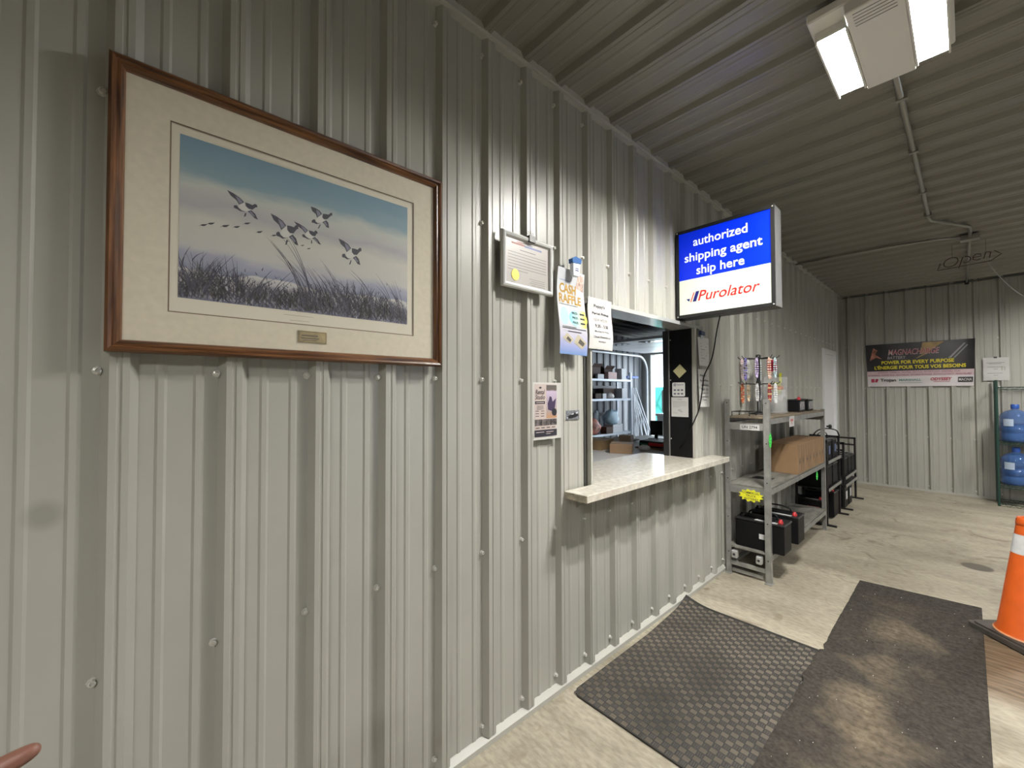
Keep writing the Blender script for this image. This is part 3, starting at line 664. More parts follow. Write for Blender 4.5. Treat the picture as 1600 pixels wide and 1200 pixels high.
# sheets right of the opening
for nm, lab, z, h, lines in (('wall_notice', 'curled white notice clipped on the wall beside the black panel', 1.655, .215, 7), ('wall_notice', 'bold-printed white parcel notice hanging under a clipped notice', 1.345, .285, 0)):
    t = thing(nm, lab, 'notice', (.026, 3.092, z), frame='A')
    w_ = .185
    bend = lambda u, v: .006 + .012 * math.sin(u * 2.6) + .012 * (1 - v) * (1 - u)
    curl_sheet(w_, h, bend, M('paper_dull', (.60, .60, .58), .6), t)
    m = MB()
    if lines:
        for i in range(lines): m.rect(.03, h - .05 - i * .022, .15 - .03 * (i % 3), h - .046 - i * .022)
    else:
        for s, a, b, y, hh in (("Poppy's", .02, .11, .225, .022), ('Parcel Pickup', .018, .150, .188, .018), ('NEW HOURS', .03, .15, .156, .015), ('9:30 - 5:30', .03, .145, .124, .017), ('Monday to Friday', .03, .15, .098, .011), ('Closed Weekends and', .02, .16, .072, .011), ('Holidays', .05, .11, .046, .011)): bent(MB().text(s, a, y, b, y + hh, 0, .015), w_, h, bend, .0012).build('lettering', INK, t)
    if lines: bent(m, w_, h, bend, .0012).build('printed_lines', GREYINK, t)
t = thing('wall_clip', 'blue and clear magnetic clip above the notices beside the black panel', 'clip', (.03, 3.15, 1.885), frame='A')
MB().prism([(-.035, 0), (.03, 0), (.035, .028), (-.03, .034)], 0, .02).build('clip_top', M('clip_navy', (.03, .05, .12), .4), t)
MB().prism([(-.02, -.03), (.018, -.03), (.022, 0), (-.022, 0)], .0, .012).build('clip_tab', M('clip_pale', (.5, .55, .6), .3), t)

# ------------------------------------------------------------------ illuminated shipping sign
SX0, SX1, SZ0, SZ1, SY0, SY1 = .012, .622, 1.972, 2.583, 2.808, 2.935
t = thing('lightbox_sign', 'lit blue and white shipping agent lightbox sign projecting from the wall', 'sign', (SX0, SY0, SZ0), frame='B')
sw, sh, sd = SX1 - SX0, SZ1 - SZ0, SY1 - SY0
m = MB(); e = .021
for z0, z1 in ((-.004, .004), (-sd - .004, -sd + .004)):
    m.box(0, sw, 0, e, z0, z1); m.box(0, sw, sh - e, sh, z0, z1); m.box(0, e, e, sh - e, z0, z1); m.box(sw - e, sw, e, sh - e, z0, z1)
m.box(0, sw, 0, .004, -sd, 0); m.box(0, sw, sh - .004, sh, -sd, 0); m.box(0, .004, .004, sh - .004, -sd, 0); m.build('sign_case', M('sign_black', (.012, .012, .012), .38), t)
MB().box(sw - .004, sw, .004, sh - .004, -sd + .004, -.012).build('end_plate', M('sign_grey_end', (.10, .10, .10), .4), t)
def glow(name, c, s):
    m_ = M(name, c, .3); b = m_.node_tree.nodes['Principled BSDF']; b.inputs['Emission Color'].default_value = (*c, 1); b.inputs['Emission Strength'].default_value = s; return m_
zb = .262
MB().rect(e, zb, sw - e, sh - e, -.001).build('blue_panel', glow('sign_blue', (.0, .018, .55), .50), t)
MB().rect(e, e, sw - e, zb, -.001).build('white_panel', glow('sign_white', (.60, .66, .53), .40), t)
ST = glow('sign_text', (.80, .84, .82), .50)
for s, xa, xb, ya, yb in (('authorized', .122, .462, .484, .543), ('shipping agent', .061, .544, .365, .442), ('ship here', .142, .442, .267, .345)):
    MB().text(s, xa, ya, xb, yb, .0008, .012).build('white_lettering', ST, t)
SR = glow('sign_red', (.50, .012, .012), .35)
MB().text('Purolator', .150, .104, .528, .173, .0008, .010, .28).build('red_lettering', SR, t)
MB().poly([(.097, .104), (.104, .104), (.128, .168), (.121, .168)], .0008).build('red_slash', SR, t)
SN = glow('sign_navy', (.008, .008, .12), .35)
MB().poly([(.114, .104), (.137, .104), (.160, .172), (.137, .172)], .0008).build('navy_slash', SN, t)
MB().poly([(.070, .128), (.096, .128), (.090, .108)], .0008).build('navy_wedge', SN, t)
MB().rect(e, e, sw - e, sh - e, -sd - .0).build('rear_panel', glow('sign_rear', (.5, .55, .5), .3), t)
for y in (.05, sh - .15): MB().box(-.012, .0, y, y + .1, -sd + .03, -.03).build('wall_bracket', BLACKM, t)
for x in (.01, sw - .01):
    for y in (.01, sh - .01): MB().ball((x, y, .004), .005, 8, 4).build('corner_screw', SCREW, t)
tag(MB().tube(curve([(.268, 2.90, 1.972), (.235, 2.93, 1.88), (.185, 2.97, 1.70), (.120, 2.99, 1.573), (.105, 3.00, 1.50), (.075, 3.01, 1.345), (.02, 3.02, 1.22), (-.045, 3.03, 1.10), (-.10, 3.04, 1.03)], 6), .0042, 6).build('power_cord', BLACK, None, True),
    'black power cord hanging from the lit sign into the service opening', 'cord')

# ------------------------------------------------------------------ steel shelving beside the counter
t = rack = thing('steel_shelf', 'grey slotted-steel shelf unit with three boards against the wall', 'shelf', (0, 0, 0))
RX0, RX1, RY0, RY1 = .040, .362, 3.560, 5.400
for x, sx in ((RX0, 1), (RX1, -1)):
    for y, sy in ((RY0, 1), (RY1, -1)):
        m = MB(); z1 = 1.40 if y == RY0 else 1.275
        m.box(min(x, x + sx * .040), max(x, x + sx * .040), min(y, y + sy * .004), max(y, y + sy * .004), .004, z1); m.box(min(x, x + sx * .004), max(x, x + sx * .004), min(y + sy * .004, y + sy * .034), max(y + sy * .004, y + sy * .034), .004, z1)
        p = m.build('post', STEEL, t)
        for z in ((1.37, 1.06, .76, .45, .17) if y == RY0 else (1.2, .9, .45, .17)):
            h = MB().lathe([(.005, 0), (.005, .001)], 8)
            h.v = [(x + sx * .020 + a, y - sy * .0005 - sy * c, z + b) for a, b, c in h.v]
            h.build('bolt_hole', M('hole_dark', (.015, .015, .015), .6), p)
        f = MB(); f.bbox(x - .022 + sx * .018, x + .026 + sx * .018, y - .03, y + .05, 0, .005, .001); f.build('foot_plate', STEEL, p)
WOODB = woodmat('shelf_board', (.14, .11, .075), (.24, .19, .13), (6, 1, 1), 6, .7); DUSTB = woodmat('shelf_board_grey', (.12, .115, .10), (.23, .22, .195), (4, 1, 1), 5, .6)
for z, mat in ((1.262, WOODB), (.722, DUSTB), (.222, DUSTB)):
    MB().bbox(RX0 + .008, RX1 - .006, RY0 + .006, RY1 - .006, z - .014, z, .002).build('shelf_board', mat, t)
    for x in (RX0 + .005, RX1 - .002):
        m = MB(); m.box(x - .003, x, RY0 + .006, RY1 - .006, z - .056, z - .0145); m.box(x - .022 if x > .2 else x, x - .003 if x > .2 else x + .02, RY0 + .006, RY1 - .006, z - .056, z - .053); m.build('shelf_beam', STEEL, t)
for y in (RY0 - .004, RY1 + .004):
    for z in (1.158, .655, .075): MB().box(RX0 + .04, RX1 - .04, y - .004, y + .004, z, z + (.055 if z > .1 else .034)).build('end_rail', STEEL, t)
for x in (.110, .285):
    q = MB().bbox(x - .022, x + .022, RY0 - .03, RY0 + .006, .135, .195, .006).build('rail_clamp', GALV, t)
    h = MB().lathe([(.010, 0), (.010, .002)], 8); h.v = [(x + a, RY0 - .0305 - c, .165 + b) for a, b, c in h.v]; h.build('clamp_hole', INK, q)
m = MB().box(.06, .30, RY0 + .01, RY0 + .03, .018, .045); m.build('foot_rail', STEEL, t)
# label, stars and tags
t = thing('shelf_label', 'white strip label reading UN 2794 on the shelf end rail', 'label', (.160, RY0 - .0085, 1.158), frame='B')
MB().box(0, .138, 0, .044, 0, .0008).build('label_strip', WHITE, t); MB().text('UN 2794', .014, .012, .124, .034, .0012, .012).build('lettering', INK, t)
def star(name, label, loc, frame, rx, ry, mat, n=18, text=None, group=None):
    t = thing(name, label, 'price tag' if not text else 'sign', loc, frame=frame, group=group)
    pts = [((rx if i % 2 else rx * .76) * math.cos(i * math.pi / n), (ry if i % 2 else ry * .74) * math.sin(i * math.pi / n)) for i in range(2 * n)]
    MB().prism(pts, 0, .001).build('star_card', mat, t)
    if text:
        m = MB()
        for s, a, b, y, h in text: MB().text(s, a, y, b, y + h, .0014, .01, .1).build('handwriting', INK, t)
    return t
star('star_sign', 'neon yellow starburst card about truck batteries on the shelf end', (.232, RY0 - .010, .648), 'B', .092, .052, NEONY, 12, [('COMMERCIAL', -.060, .058, .012, .018), ('TRUCK', -.036, .036, -.010, .016), ('BATTERIES', -.048, .050, -.034, .016)])
for lab, x, y, z, h in (('neon green starburst tag on the front shelf post', RX1 + .002, 3.575, 1.085, .062), ('neon green starburst tag hanging below the cardboard boxes', RX1 + .001, 5.01, .622, .048)):
    tt = star('star_tag', lab, (x, y, z), 'A', .038, h, NEONG, 9)
    m = MB()
    for i in range(3): m.rect(-.018, .022 - i * .022, .018, .026 - i * .022, .0014)
    m.build('handwriting', M('green_ink', (.02, .2, .05), .6), tt)
t = thing('price_label', 'white price label with red print on the upper shelf edge', 'price tag', (RX1 + .003, 4.08, 1.160), frame='A')
MB().box(0, .15, 0, .09, 0, .0008).build('label_card', PAPER, t); m = MB(); m.rect(.03, .045, .115, .065, .0011); m.rect(.06, .02, .08, .04, .0011); m.build('print', M('price_red', (.5, .15, .14), .6), t)
# bracelet stand
bx_, by_ = .155, 4.02
t = thing('bracelet_stand', 'black metal display tree with hooked arms on the shelf top', 'display stand', (bx_, by_, 1.262))
MB().lathe([(.0, .0), (.075, .0), (.078, .006), (.03, .018), (.014, .03), (.014, .48), (.020, .485), (.020, .515), (.010, .522), (.0, .523)], 16, cap=False).build('pole', BLACKM, t, True)
AR = MB(); ends = []
for tier, (z, r) in enumerate(((.485, .135), (.262, .135))):
    for k in range(8):
        a = k * math.pi / 4 + .2; dx, dy = math.cos(a), math.sin(a)
        p = MB().tube([(0, 0, z), (dx * r * .6, dy * r * .6, z + .004), (dx * r, dy * r, z + .002), (dx * (r + .016), dy * (r + .016), z + .012), (dx * (r + .022), dy * (r + .022), z + .024)], .0034, 6); p.build('arm', BLACKM, t, True)
        ends.append((tier, dx * r * .92, dy * r * .92, z, a))
beadc = [('pale blue and white', (.45, .62, .68)), ('white and coral', (.75, .55, .48)), ('white and teal', (.70, .78, .78)), ('white pearl', (.80, .78, .75)), ('pink and white', (.78, .60, .62)), ('blue and violet', (.25, .22, .62)), ('lavender', (.55, .42, .72)), ('peach', (.80, .52, .38)),
         ('white pearl and grey', (.72, .74, .76)), ('grey', (.35, .37, .40)), ('white and amber', (.80, .62, .40)), ('red and orange', (.60, .12, .05)), ('black and white', (.5, .5, .5)), ('dark red', (.30, .03, .03))]
bi = 0
for tier, dx, dy, z, a in ends:
    if bi >= len(beadc) or (tier == 1 and int(round((a - .2) / (math.pi / 4))) % 4 == 1): continue
    nm, c = beadc[bi]; hgt = (.165 if tier == 0 else .14) + .01 * (bi % 3); wdt = .009
    t2 = thing('bead_bracelet', f'{nm} beaded bracelet hanging on the black display tree', 'bracelet', (bx_ + dx, by_ + dy, 1.262 + z), group='bracelets on the display tree')
    m = MB(); nb = 26
    for i in range(nb):
        q = i * 2 * math.pi / nb; m.mi = 1 if i % 3 == (bi % 3) else 0
        m.ball((wdt * math.sin(q) * .7, wdt * math.sin(q) * .7, -hgt / 2 + .0 + hgt / 2 * math.cos(q)), .0078 if tier == 0 else .0088, 6, 4)
    c2 = tuple(min(1, .5 * x + .4) for x in c) if bi not in (5, 11, 13) else (.08, .05, .16) if bi == 5 else (.7, .45, .2)
    m.build('beads', [M('bead_%d' % bi, c, .3), M('bead_alt_%d' % bi, c2, .3)], t2, True); bi += 1
tag(MB().box(-.03, .045, -.004, .004, -.10, .0).build('fabric_pouch', M('pouch_red', (.35, .01, .04), .7), None, loc=(bx_ + .075, by_ + .085, 1.262 + .475)), 'small dark red fabric pouch hanging on the display tree', 'pouch')
t = thing('wire_bracelet_tray', 'low black wire tray standing at the shelf top corner', 'tray', (.10, 3.70, 1.262))
m = MB(); 
for x in (-.03, .10):
    m.tube([(x, -.06, .004), (x, -.06, .035), (x, .10, .035), (x, .10, .004)], .003, 6)
m.tube([(-.03, -.06, .035), (.10, -.06, .035)], .003, 6); m.tube([(-.03, .10, .035), (.10, .10, .035)], .003, 6); m.build('wire_frame', BLACKM, t)
m = MB()
for x in (-.03, .10):
    for y in (-.06, .10): m.ball((x, y, .0055), .0055, 6, 4)
m.build('rubber_foot', BLACK, t)
t = thing('clear_jar', 'clear plastic jar of trinkets beside the black display tree', 'jar', (.215, 4.30, 1.262))
MB().lathe([(.075, 0), (.078, .004), (.078, .20), (.074, .20), (.074, .006), (0, .006)], 20, cap=False).build('jar_body', CLEAR, t, True)
MB().lathe([(.080, .20), (.080, .212), (.0, .214)], 20, cap=False).build('jar_rim', CLEAR, t, True)
tag(MB().bbox(-.05, .05, -.025, .025, 0, .035, .004).build('trinket_box', M('trinket', (.40, .22, .15), .5, noise=(40, .6)), None, loc=(.215, 4.30, 1.4765)), 'small copper coloured trinket box lying on the clear jar', 'box')
t = thing('acrylic_holder', 'upright clear acrylic sign holder with a yellow card on the shelf', 'sign holder', (.13, 4.58, 1.262))
MB().box(-.10, .10, -.002, .002, 0, .34).build('upright_sheet', CLEAR, t); MB().box(-.10, .10, .002, .02, 0, .004).build('holder_base', CLEAR, t)
MB().box(-.02, .05, -.004, -.0025, .17, .29).build('yellow_card', M('card_pale_yellow', (.45, .46, .22), .6), t)
for lab, y, z in (('small yellow price card stuck on the wall above the shelf', 5.10, 1.545),):
    t = thing('yellow_price_card', lab, 'price tag', (.024, y, z), frame='A'); MB().prism([(0, 0), (.10, .01), (.095, .12), (.01, .11)], 0, .002).build('card', NEONY, t)
# batteries
def battery(name, label, loc, sx, sy, sz, rz=0, caps='red', handle=True, lab=None, parent=None, group=None):
    t = thing(name, label, 'battery', loc, rz, group)
    MB().bbox(-sx / 2, sx / 2, -sy / 2, sy / 2, 0, sz * .86, .006).build('case', BLACK, t)
    MB().bbox(-sx / 2 - .004, sx / 2 + .004, -sy / 2 - .004, sy / 2 + .004, sz * .86, sz * .93, .004).build('lid', M('battery_lid', (.016, .016, .017), .35), t)
    m = MB(); m.bbox(-sx * .38, sx * .30, -sy * .22, sy * .22, sz * .93, sz * .97, .004); m.build('vent_cover', BLACK, t)
    if caps:
        for x, mt in ((sx * .40, RED), (-sx * .40, BLACK)):
            MB().lathe([(.017, 0), (.017, .016), (.010, .020), (.010, .030), (0, .031)], 10, (x, -sy * .25, sz * .93), False).build('terminal_cap', mt, t, True)
    if handle:
        MB().tube(curve([(-sx * .30, 0, sz * .95), (-sx * .27, 0, sz * 1.10), (-sx * .1, 0, sz * 1.16), (sx * .1, 0, sz * 1.16), (sx * .27, 0, sz * 1.10), (sx * .30, 0, sz * .95)], 3), .006, 6).build('handle', BLACK, t, True)
    if lab:
        for (a, b, c, d, cc, nm) in lab:
            MB().box(a * sx, b * sx, -sy / 2 - .0012, -sy / 2 - .0002, c * sz, d * sz).build('label_sticker', M(nm, cc, .5), t)
    MB().box(-sx * .1, sx * .36, -sy * .48, -sy * .30, sz * .93, sz * .933).build('top_label', M('battery_top_label', (.5, .5, .5), .5), t)
    return t
WL = ('battery_white_label', (.62, .62, .63))
b1 = battery('truck_battery', 'black truck battery with a small white label on the bottom shelf', (.268, 3.70, .222), .34, .19, .245, 0, lab=[(.0, .26, .36, .52, WL[1], WL[0])])
battery('truck_battery', 'black truck battery with a red terminal cap behind the labelled one', (.275, 4.05, .222), .34, .19, .235, 0)
for lab, y in (('small black battery with a red cap on the shelf top, nearest the acrylic holder', 4.83), ('small black battery on the shelf top beside the shelf end', 5.16)):
    t = battery('small_battery', lab, (.215, y, 1.262), .15, .20, .125, 0, handle=False, caps='red' if y < 5 else None)
    MB().box(.0752, .0765, -.08, .085, .02, .10).build('side_label', M('small_batt_label', (.25, .25, .25), .5, noise=(40, .9)), t)
t = battery('small_battery', 'small black and grey battery between the acrylic holder and a black battery', (.10, 4.66, 1.262), .10, .10, .13, 0, handle=False, caps=None)
for i in range(4):
    t = thing('cardboard_box', ('brown cardboard battery carton with arrow marks, %s of four on the middle shelf' % ('first', 'second', 'third', 'last')[i]), 'box', (.235, 4.465 + i * .252, .722), group='cardboard cartons on the middle shelf')
    MB().bbox(-.125, .125, -.125, .125, 0, .262, .002).build('carton', CARD, t)
    m = MB(); m.box(-.124, .124, -.003, .003, .262, .2626); m.box(.1252, .1256, -.004, .004, .02, .25); m.build('flap_seam', CARDD, t)
    m = MB(); x = .1262
    m.add([(x, -.075, .115), (x, -.045, .115), (x, -.060, .075)], [(0, 1, 2)]); m.add([(x, -.066, .115), (x, -.054, .115), (x, -.054, .140), (x, -.066, .140)], [(0, 1, 2, 3)])
    m.add([(x, .045, .115), (x, .075, .115), (x, .060, .075)], [(0, 1, 2)]); m.add([(x, .054, .115), (x, .066, .115), (x, .066, .140), (x, .054, .140)], [(0, 1, 2, 3)]); m.build('arrow_mark', INK, t)
tag(MB().bbox(-.07, .07, -.05, .05, 0, .006, .001).build('marker_tray', BLACKM, None, loc=(.20, 3.95, .722)), 'flat black card lying on the middle shelf board', 'card')
# ------------------------------------------------------------------ black battery carts
def cart(label, y0, y1, zt, shelves, fx=.335):
    t = thing('battery_cart', label, 'cart', (0, 0, 0))
    for y in (y0, y1):
        m = MB(); m.bar((fx, y, .02), (fx, y, zt), .022, .022); m.bar((.06, y, .02), (.06, y, zt), .022, .022); m.bar((.049, y, zt - .011), (fx + .011, y, zt - .011), .022, .022); m.bar((.06, y, zt - .10), (fx, y, zt - .10), .02, .02); m.build('end_frame', BLACKM, t)
        m = MB(); m.bar((.03, y, .01), (fx + .085, y, .01), .026, .018); m.build('foot_bar', BLACKM, t)
    for z in shelves:
        MB().box(.06, fx + .02, y0, y1, z - .012, z).build('shelf_plate', BLACKM, t); MB().box(fx + .02, fx + .024, y0, y1, z - .03, z + .004).build('shelf_lip', STEEL, t)
    return t
cart('black steel battery cart with stacked batteries, next to the grey shelf', 5.56, 6.22, .93, (.40, .70))
cart('black steel battery cart farther along the wall towards the corner', 6.50, 7.28, .83, (.30, .40))
battery('car_battery', 'black battery with a coloured label on the floor by the grey shelf end', (.155, 5.70, .02), .26, .17, .25, 0, handle=False, lab=[(-.05, .40, .42, .62, (.40, .12, .10), 'lbl_red'), (.0, .38, .22, .40, (.06, .10, .30), 'lbl_blue')])
battery('car_battery', 'black battery with red cap on the floor under the first cart', (.20, 6.02, .02), .28, .24, .31, 0, handle=False)
for i, (y, h) in enumerate(((5.72, .26), (6.02, .255))):
    battery('car_battery', 'black battery on the lower plate of the first cart, %s the grey shelf' % ('beside', 'away from')[i], (.20, y, .40), .27, .24, h, 0, handle=False, caps=None, group='batteries on the lower cart plate')
for i, y in enumerate((5.72, 6.02)):
    t = battery('car_battery', 'tall black battery on the top plate of the first cart, %s the grey shelf' % ('beside', 'away from')[i], (.20, y, .70), .27, .22, .23, 0, handle=False, caps=None, group='batteries on the top cart plate')
    MB().box(.1355, .137, -.02, .05, .06, .15).build('side_label', M('cart_batt_label', (.10, .13, .25), .5), t)
for i, y in enumerate((6.66, 6.90, 7.12)):
    battery('car_battery', 'black battery on the upper plate of the farther cart, %s' % ('next to the first cart', 'the middle one with a handle', 'nearest the room corner')[i], (.20, y, .40), .27, .19, .24, 0, handle=(i == 1), caps=None, group='batteries on the farther cart')
for i, y in enumerate((6.66, 6.92)):
    t = battery('car_battery', 'white-labelled black battery on the floor under the farther cart, %s' % ('next to the first cart', 'nearer the room corner')[i], (.20, y, .0), .27, .19, .265, 0, handle=False, caps=None, group='batteries under the farther cart')
    MB().box(.1355, .137, -.04, .04, .10, .20).build('side_label', M(*WL), t)
tag(MB().tube(curve([(.18, 5.68, .93), (.22, 5.75, 1.01), (.27, 5.92, 1.03), (.325, 6.15, 1.0), (.345, 6.22, .93)], 5), .007, 6).build('charging_cable', BLACK, None, True), 'black cable arching over the batteries on the first cart', 'cable')
m = MB(); m.tube(curve([(.20, 5.72, .93), (.24, 5.80, .99), (.27, 5.92, .98), (.27, 6.0, .93)], 5), .005, 6); tag(m.build('charging_cable', BLACK, None, True), 'short black cable looped between batteries on the first cart top', 'cable')

# ------------------------------------------------------------------ back wall: banner, paper, water rack
t = thing('battery_banner', 'black and white battery advertising banner with yellow slogan on the back wall', 'banner', (.315, YB - .024, 1.535), frame='B')
w_, h_ = 1.155, .652
bend = lambda u, v: .010 + .006 * (1 - v) * math.sin(u * 7) ** 2 + .020 * max(0, u - .93) * 8
shp = MB(); nx, ny = 24, 6
def bpt(u, v): return (u * w_ + (1 - v) * (.022 - .045 * u), v * h_ + 0.0, bend(u, v))
def bann(mb, lift=.0015):
    mb.v = [(*bpt(x / w_, y / h_)[:2], bpt(x / w_, y / h_)[2] + lift + z) for x, y, z in mb.v]; return mb
vs = [bpt(i / nx, j / ny) for j in range(ny + 1) for i in range(nx + 1)]
shp.add(vs, [(j * (nx + 1) + i, j * (nx + 1) + i + 1, (j + 1) * (nx + 1) + i + 1, (j + 1) * (nx + 1) + i) for j in range(ny) for i in range(nx)])
shp.build('vinyl_sheet', M('banner_white', (.66, .62, .64), .3), t, True)
zs = .235
m = MB(); grid_rect(m, 0, zs, w_, h_, 14); bann(m).build('black_field', M('banner_black', (.016, .014, .015), .28, noise=(5, .6)), t, True)
m = MB(); grid_rect(m, 0, .150, w_, zs, 12); bann(m, .001).build('pink_field', M('banner_pink', (.62, .47, .50), .35), t, True)
m = MB(); m.poly([(.64, .640), (.86, .640), (.70, .500), (.74, .500), (.56, .405), (.645, .475), (.605, .475)]); bann(m, .0035).build('lightning_bolt', M('banner_bolt', (.36, .24, .10), .4, noise=(8, .4)), t)
m = MB(); m.poly([(.04, .40), (.09, .60), (.14, .56), (.11, .50), (.19, .42), (.12, .45)]); bann(m, .0035).build('spark_print', M('banner_spark', (.35, .14, .09), .4, noise=(12, .6)), t)
m = MB(); m.poly([(.90, .40), (.93, .40), (1.07, .60), (1.05, .60)]); m.poly([(.95, .40), (.97, .40), (1.09, .57), (1.08, .58)]); bann(m, .0035).build('swoosh_print', M('banner_grey', (.25, .25, .26), .4), t)
m = MB(); m.text('MAGNACHARGE', .262, .475, .815, .560, 0, .02, .22); bann(m, .0115).build('outline_lettering', M('banner_pale', (.62, .58, .56), .4), t)
m = MB(); m.text('MAGNACHARGE', .268, .481, .810, .555, 0, .0, .22); bann(m, .0130).build('red_lettering', M('banner_red', (.36, .03, .07), .4), t)
m = MB(); m.text('BATTERY', .25, .415, .46, .458, 0, .01, .22); bann(m, .0115).build('grey_lettering', M('banner_grey2', (.36, .36, .38), .4), t)
for q in (('POWER FOR EVERY PURPOSE', .180, .338, .960, .392, 0, .03), ("L'\u00c9NERGIE POUR TOUS VOS BESOINS", .095, .262, 1.075, .326, 0, .03)): bann(MB().text(*q), .0115).build('yellow_lettering', M('banner_yellow', (.72, .62, .02), .4), t)
m = MB(); m.text('AUTOMOTIVE - COMMERCIAL - INDUSTRIAL - DEEP CYCLE - MOTORCYCLE/ATV - RENEWABLE - SOLAR', .13, .200, 1.02, .224, 0, .0); m.text('AUTOMOBILES - COMMERCIALES - INDUSTRIELLES - DECHARGE PROFONDE - MOTOCYCLETTE/VTT - RENOUVELABLE', .01, .160, 1.13, .184); bann(m, .0060).build('dark_red_lettering', M('banner_darkred', (.22, .05, .08), .4), t)
m = MB(); m.text('Trojan', .155, .060, .340, .120, 0, .025); bann(m, .0060).build('black_lettering', INK, t)
m = MB(); m.rect(.045, .065, .085, .118); m.poly([(.092, .065), (.118, .065), (.135, .118), (.10, .118)]); m.text('ODYSSEY', .72, .080, 1.0 - .06, .125, 0, .03, .15); m.rect(.75, .062, .92, .068); bann(m, .0060).build('logo_red', M('logo_red', (.40, .02, .06), .4), t)
m = MB(); m.text('MARSHALL', .375, .080, .62, .112, 0, .015); m.rect(.37, .052, .63, .056); bann(m, .0060).build('logo_teal', M('logo_teal', (.10, .26, .24), .4), t)
m = MB(); m.rect(1.00, .055, 1.145, .125); bann(m, .0060).build('logo_box', INK, t)
m = MB(); m.text('MAGNA', 1.008, .070, 1.135, .110, 0, .02); bann(m, .0115).build('logo_white', PAPER, t)
t = thing('wall_paper_notice', 'white sheet with grey printed lines on the back wall above the water rack', 'notice', (1.535, YB - .026, 1.602), frame='B')
w_, h_ = .228, .308
bend = lambda u, v: .004 + .006 * math.sin(v * 9)
curl_sheet(w_, h_, bend, PAPER, t, ny=12)
m = MB()
for y, a, b in ((.235, .03, .19), (.222, .05, .16), (.178, .035, .18), (.150, .09, .13), (.095, .035, .17), (.068, .09, .13)): m.rect(a, y, b, y + .006)
bent(m, w_, h_, bend, .0015).build('lettering', GREYINK, t)
MB().box(.095, .125, .300, .318, .004, .016).build('black_clip', BLACKM, t)
# water rack
GREEN = M('green_epoxy', (.012, .045, .035), .35)
t = thing('wire_shelf', 'dark green wire shelving rack holding blue water bottles', 'shelf', (1.632, 8.12, 0))
for x in (0, 1.18):
    for y in (0, .37):
        m = MB(); m.tube([(x, y, .0), (x, y, 1.60)], .013, 10); 
        for k in range(30): m.tube([(x, y, .08 + k * .05), (x, y, .084 + k * .05)], .0142, 8)
        m.build('post', GREEN, t)
for z in (1.508, .808, .262, .03):
    m = MB()
    for y in (0, .37): m.tube([(0, y, z), (1.18, y, z)], .004, 6); m.tube([(0, y, z - .03), (1.18, y, z - .03)], .004, 6); m.tube([(i * .04, y, z if i % 2 else z - .03) for i in range(30)], .003, 5)
    for x in (0, 1.18): m.tube([(x, 0, z), (x, .37, z)], .004, 6); m.tube([(x, 0, z - .03), (x, .37, z - .03)], .004, 6)
    for i in range(1, 47): m.tube([(i * .025, 0, z + .004), (i * .025, .37, z + .004)], .0022, 4)
    o = m.build('wire_deck', GREEN, t)
BLUE = M('bottle_blue', (.07, .16, .40), .06, alpha=.55)
WATER = M('bottle_water', (.02, .06, .22), .1, alpha=.75)
bot = thing('water_bottle', 'large blue plastic water bottle', 'bottle', (0, 0, 0))
MB().lathe([(0, 0), (.115, 0), (.130, .012), (.133, .03), (.133, .10), (.127, .108), (.127, .118), (.133, .126), (.133, .20), (.127, .208), (.127, .218), (.133, .226), (.133, .315), (.125, .345), (.085, .385), (.045, .402), (.030, .41), (.030, .455)], 22, cap=False).build('bottle_body', BLUE, bot, True)
MB().lathe([(0, .006), (.110, .006), (.124, .02), (.124, .23), (0, .232)], 22, cap=False).build('water', WATER, bot, True)
MB().lathe([(.034, .42), (.036, .425), (.036, .470), (.030, .476), (0, .477)], 16, cap=False).build('cap', M('cap_blue', (.03, .10, .42), .35), bot, True)
lb = MB(); n = 8
for i in range(n + 1):
    a = -math.pi / 2 - .35 + .7 * i / n
    lb.v += [(.1355 * math.cos(a), .1355 * math.sin(a), .20), (.1355 * math.cos(a), .1355 * math.sin(a), .29)]
lb.f = [(2 * i, 2 * i + 2, 2 * i + 3, 2 * i + 1) for i in range(n)]; lb.m = [0] * n
lb.build('label', M('bottle_label', (.45, .55, .70), .5), bot, True)
k = 0
for z, tier in ((.815, 'middle'), (.269, 'lower')):
    for i in range(4):
        b = bot if k == 0 else copy_tree(bot)
        b.location = (1.632 + .155 + i * .275, 8.12 + .155 + .02 * (i % 2), z); b.rotation_euler = (0, 0, (-.5, .1, .3, -.2)[i])
        b['label'] = 'blue water bottle on the %s rack deck, %s from the banner side' % (tier, ('first', 'second', 'third', 'fourth')[i]); b['group'] = 'water bottles on the %s deck' % tier; k += 1

# ------------------------------------------------------------------ floor mats and cone
def mz(x, y):
    d = math.hypot(x - .03, y - 2.86); q = max(0, 1 - d / .20); return .055 * q * q
def mx(x, y):
    q = max(0, (y - 2.3) / .55) * max(0, 1 - (x - .066) / .25) if x < .32 else 0
    return x - .030 * q
t = thing('rubber_mat', 'black rubber mat with raised woven treads, one corner curled on the wall', 'mat', (0, 0, 0))
RUB = M('rubber', (.022, .020, .018), .6, noise=(40, .3)); RUB2 = M('rubber_low_tread_shaded', (.045, .040, .034), .65, noise=(3.5, .4)); TRD = M('rubber_tread_lit', (.155, .135, .108), .7, noise=(3.5, .40))  # dark and light tread colours imitate ridges catching light by direction
A0, A1, B0, B1 = .066, .900, 1.574, 2.852
nx, ny = 24, 36; m = MB(); vs = []
for lay in (0, 1):
    for j in range(ny + 1):
        for i in range(nx + 1):
            x = A0 + (A1 - A0) * i / nx; y = B0 + (B1 - B0) * j / ny
            if i == 0 and j == 0: x += .015; y += .012
            vs.append((mx(x, y), y, mz(x, y) + (.001 if lay == 0 else .008)))
N = (nx + 1) * (ny + 1); fs = []
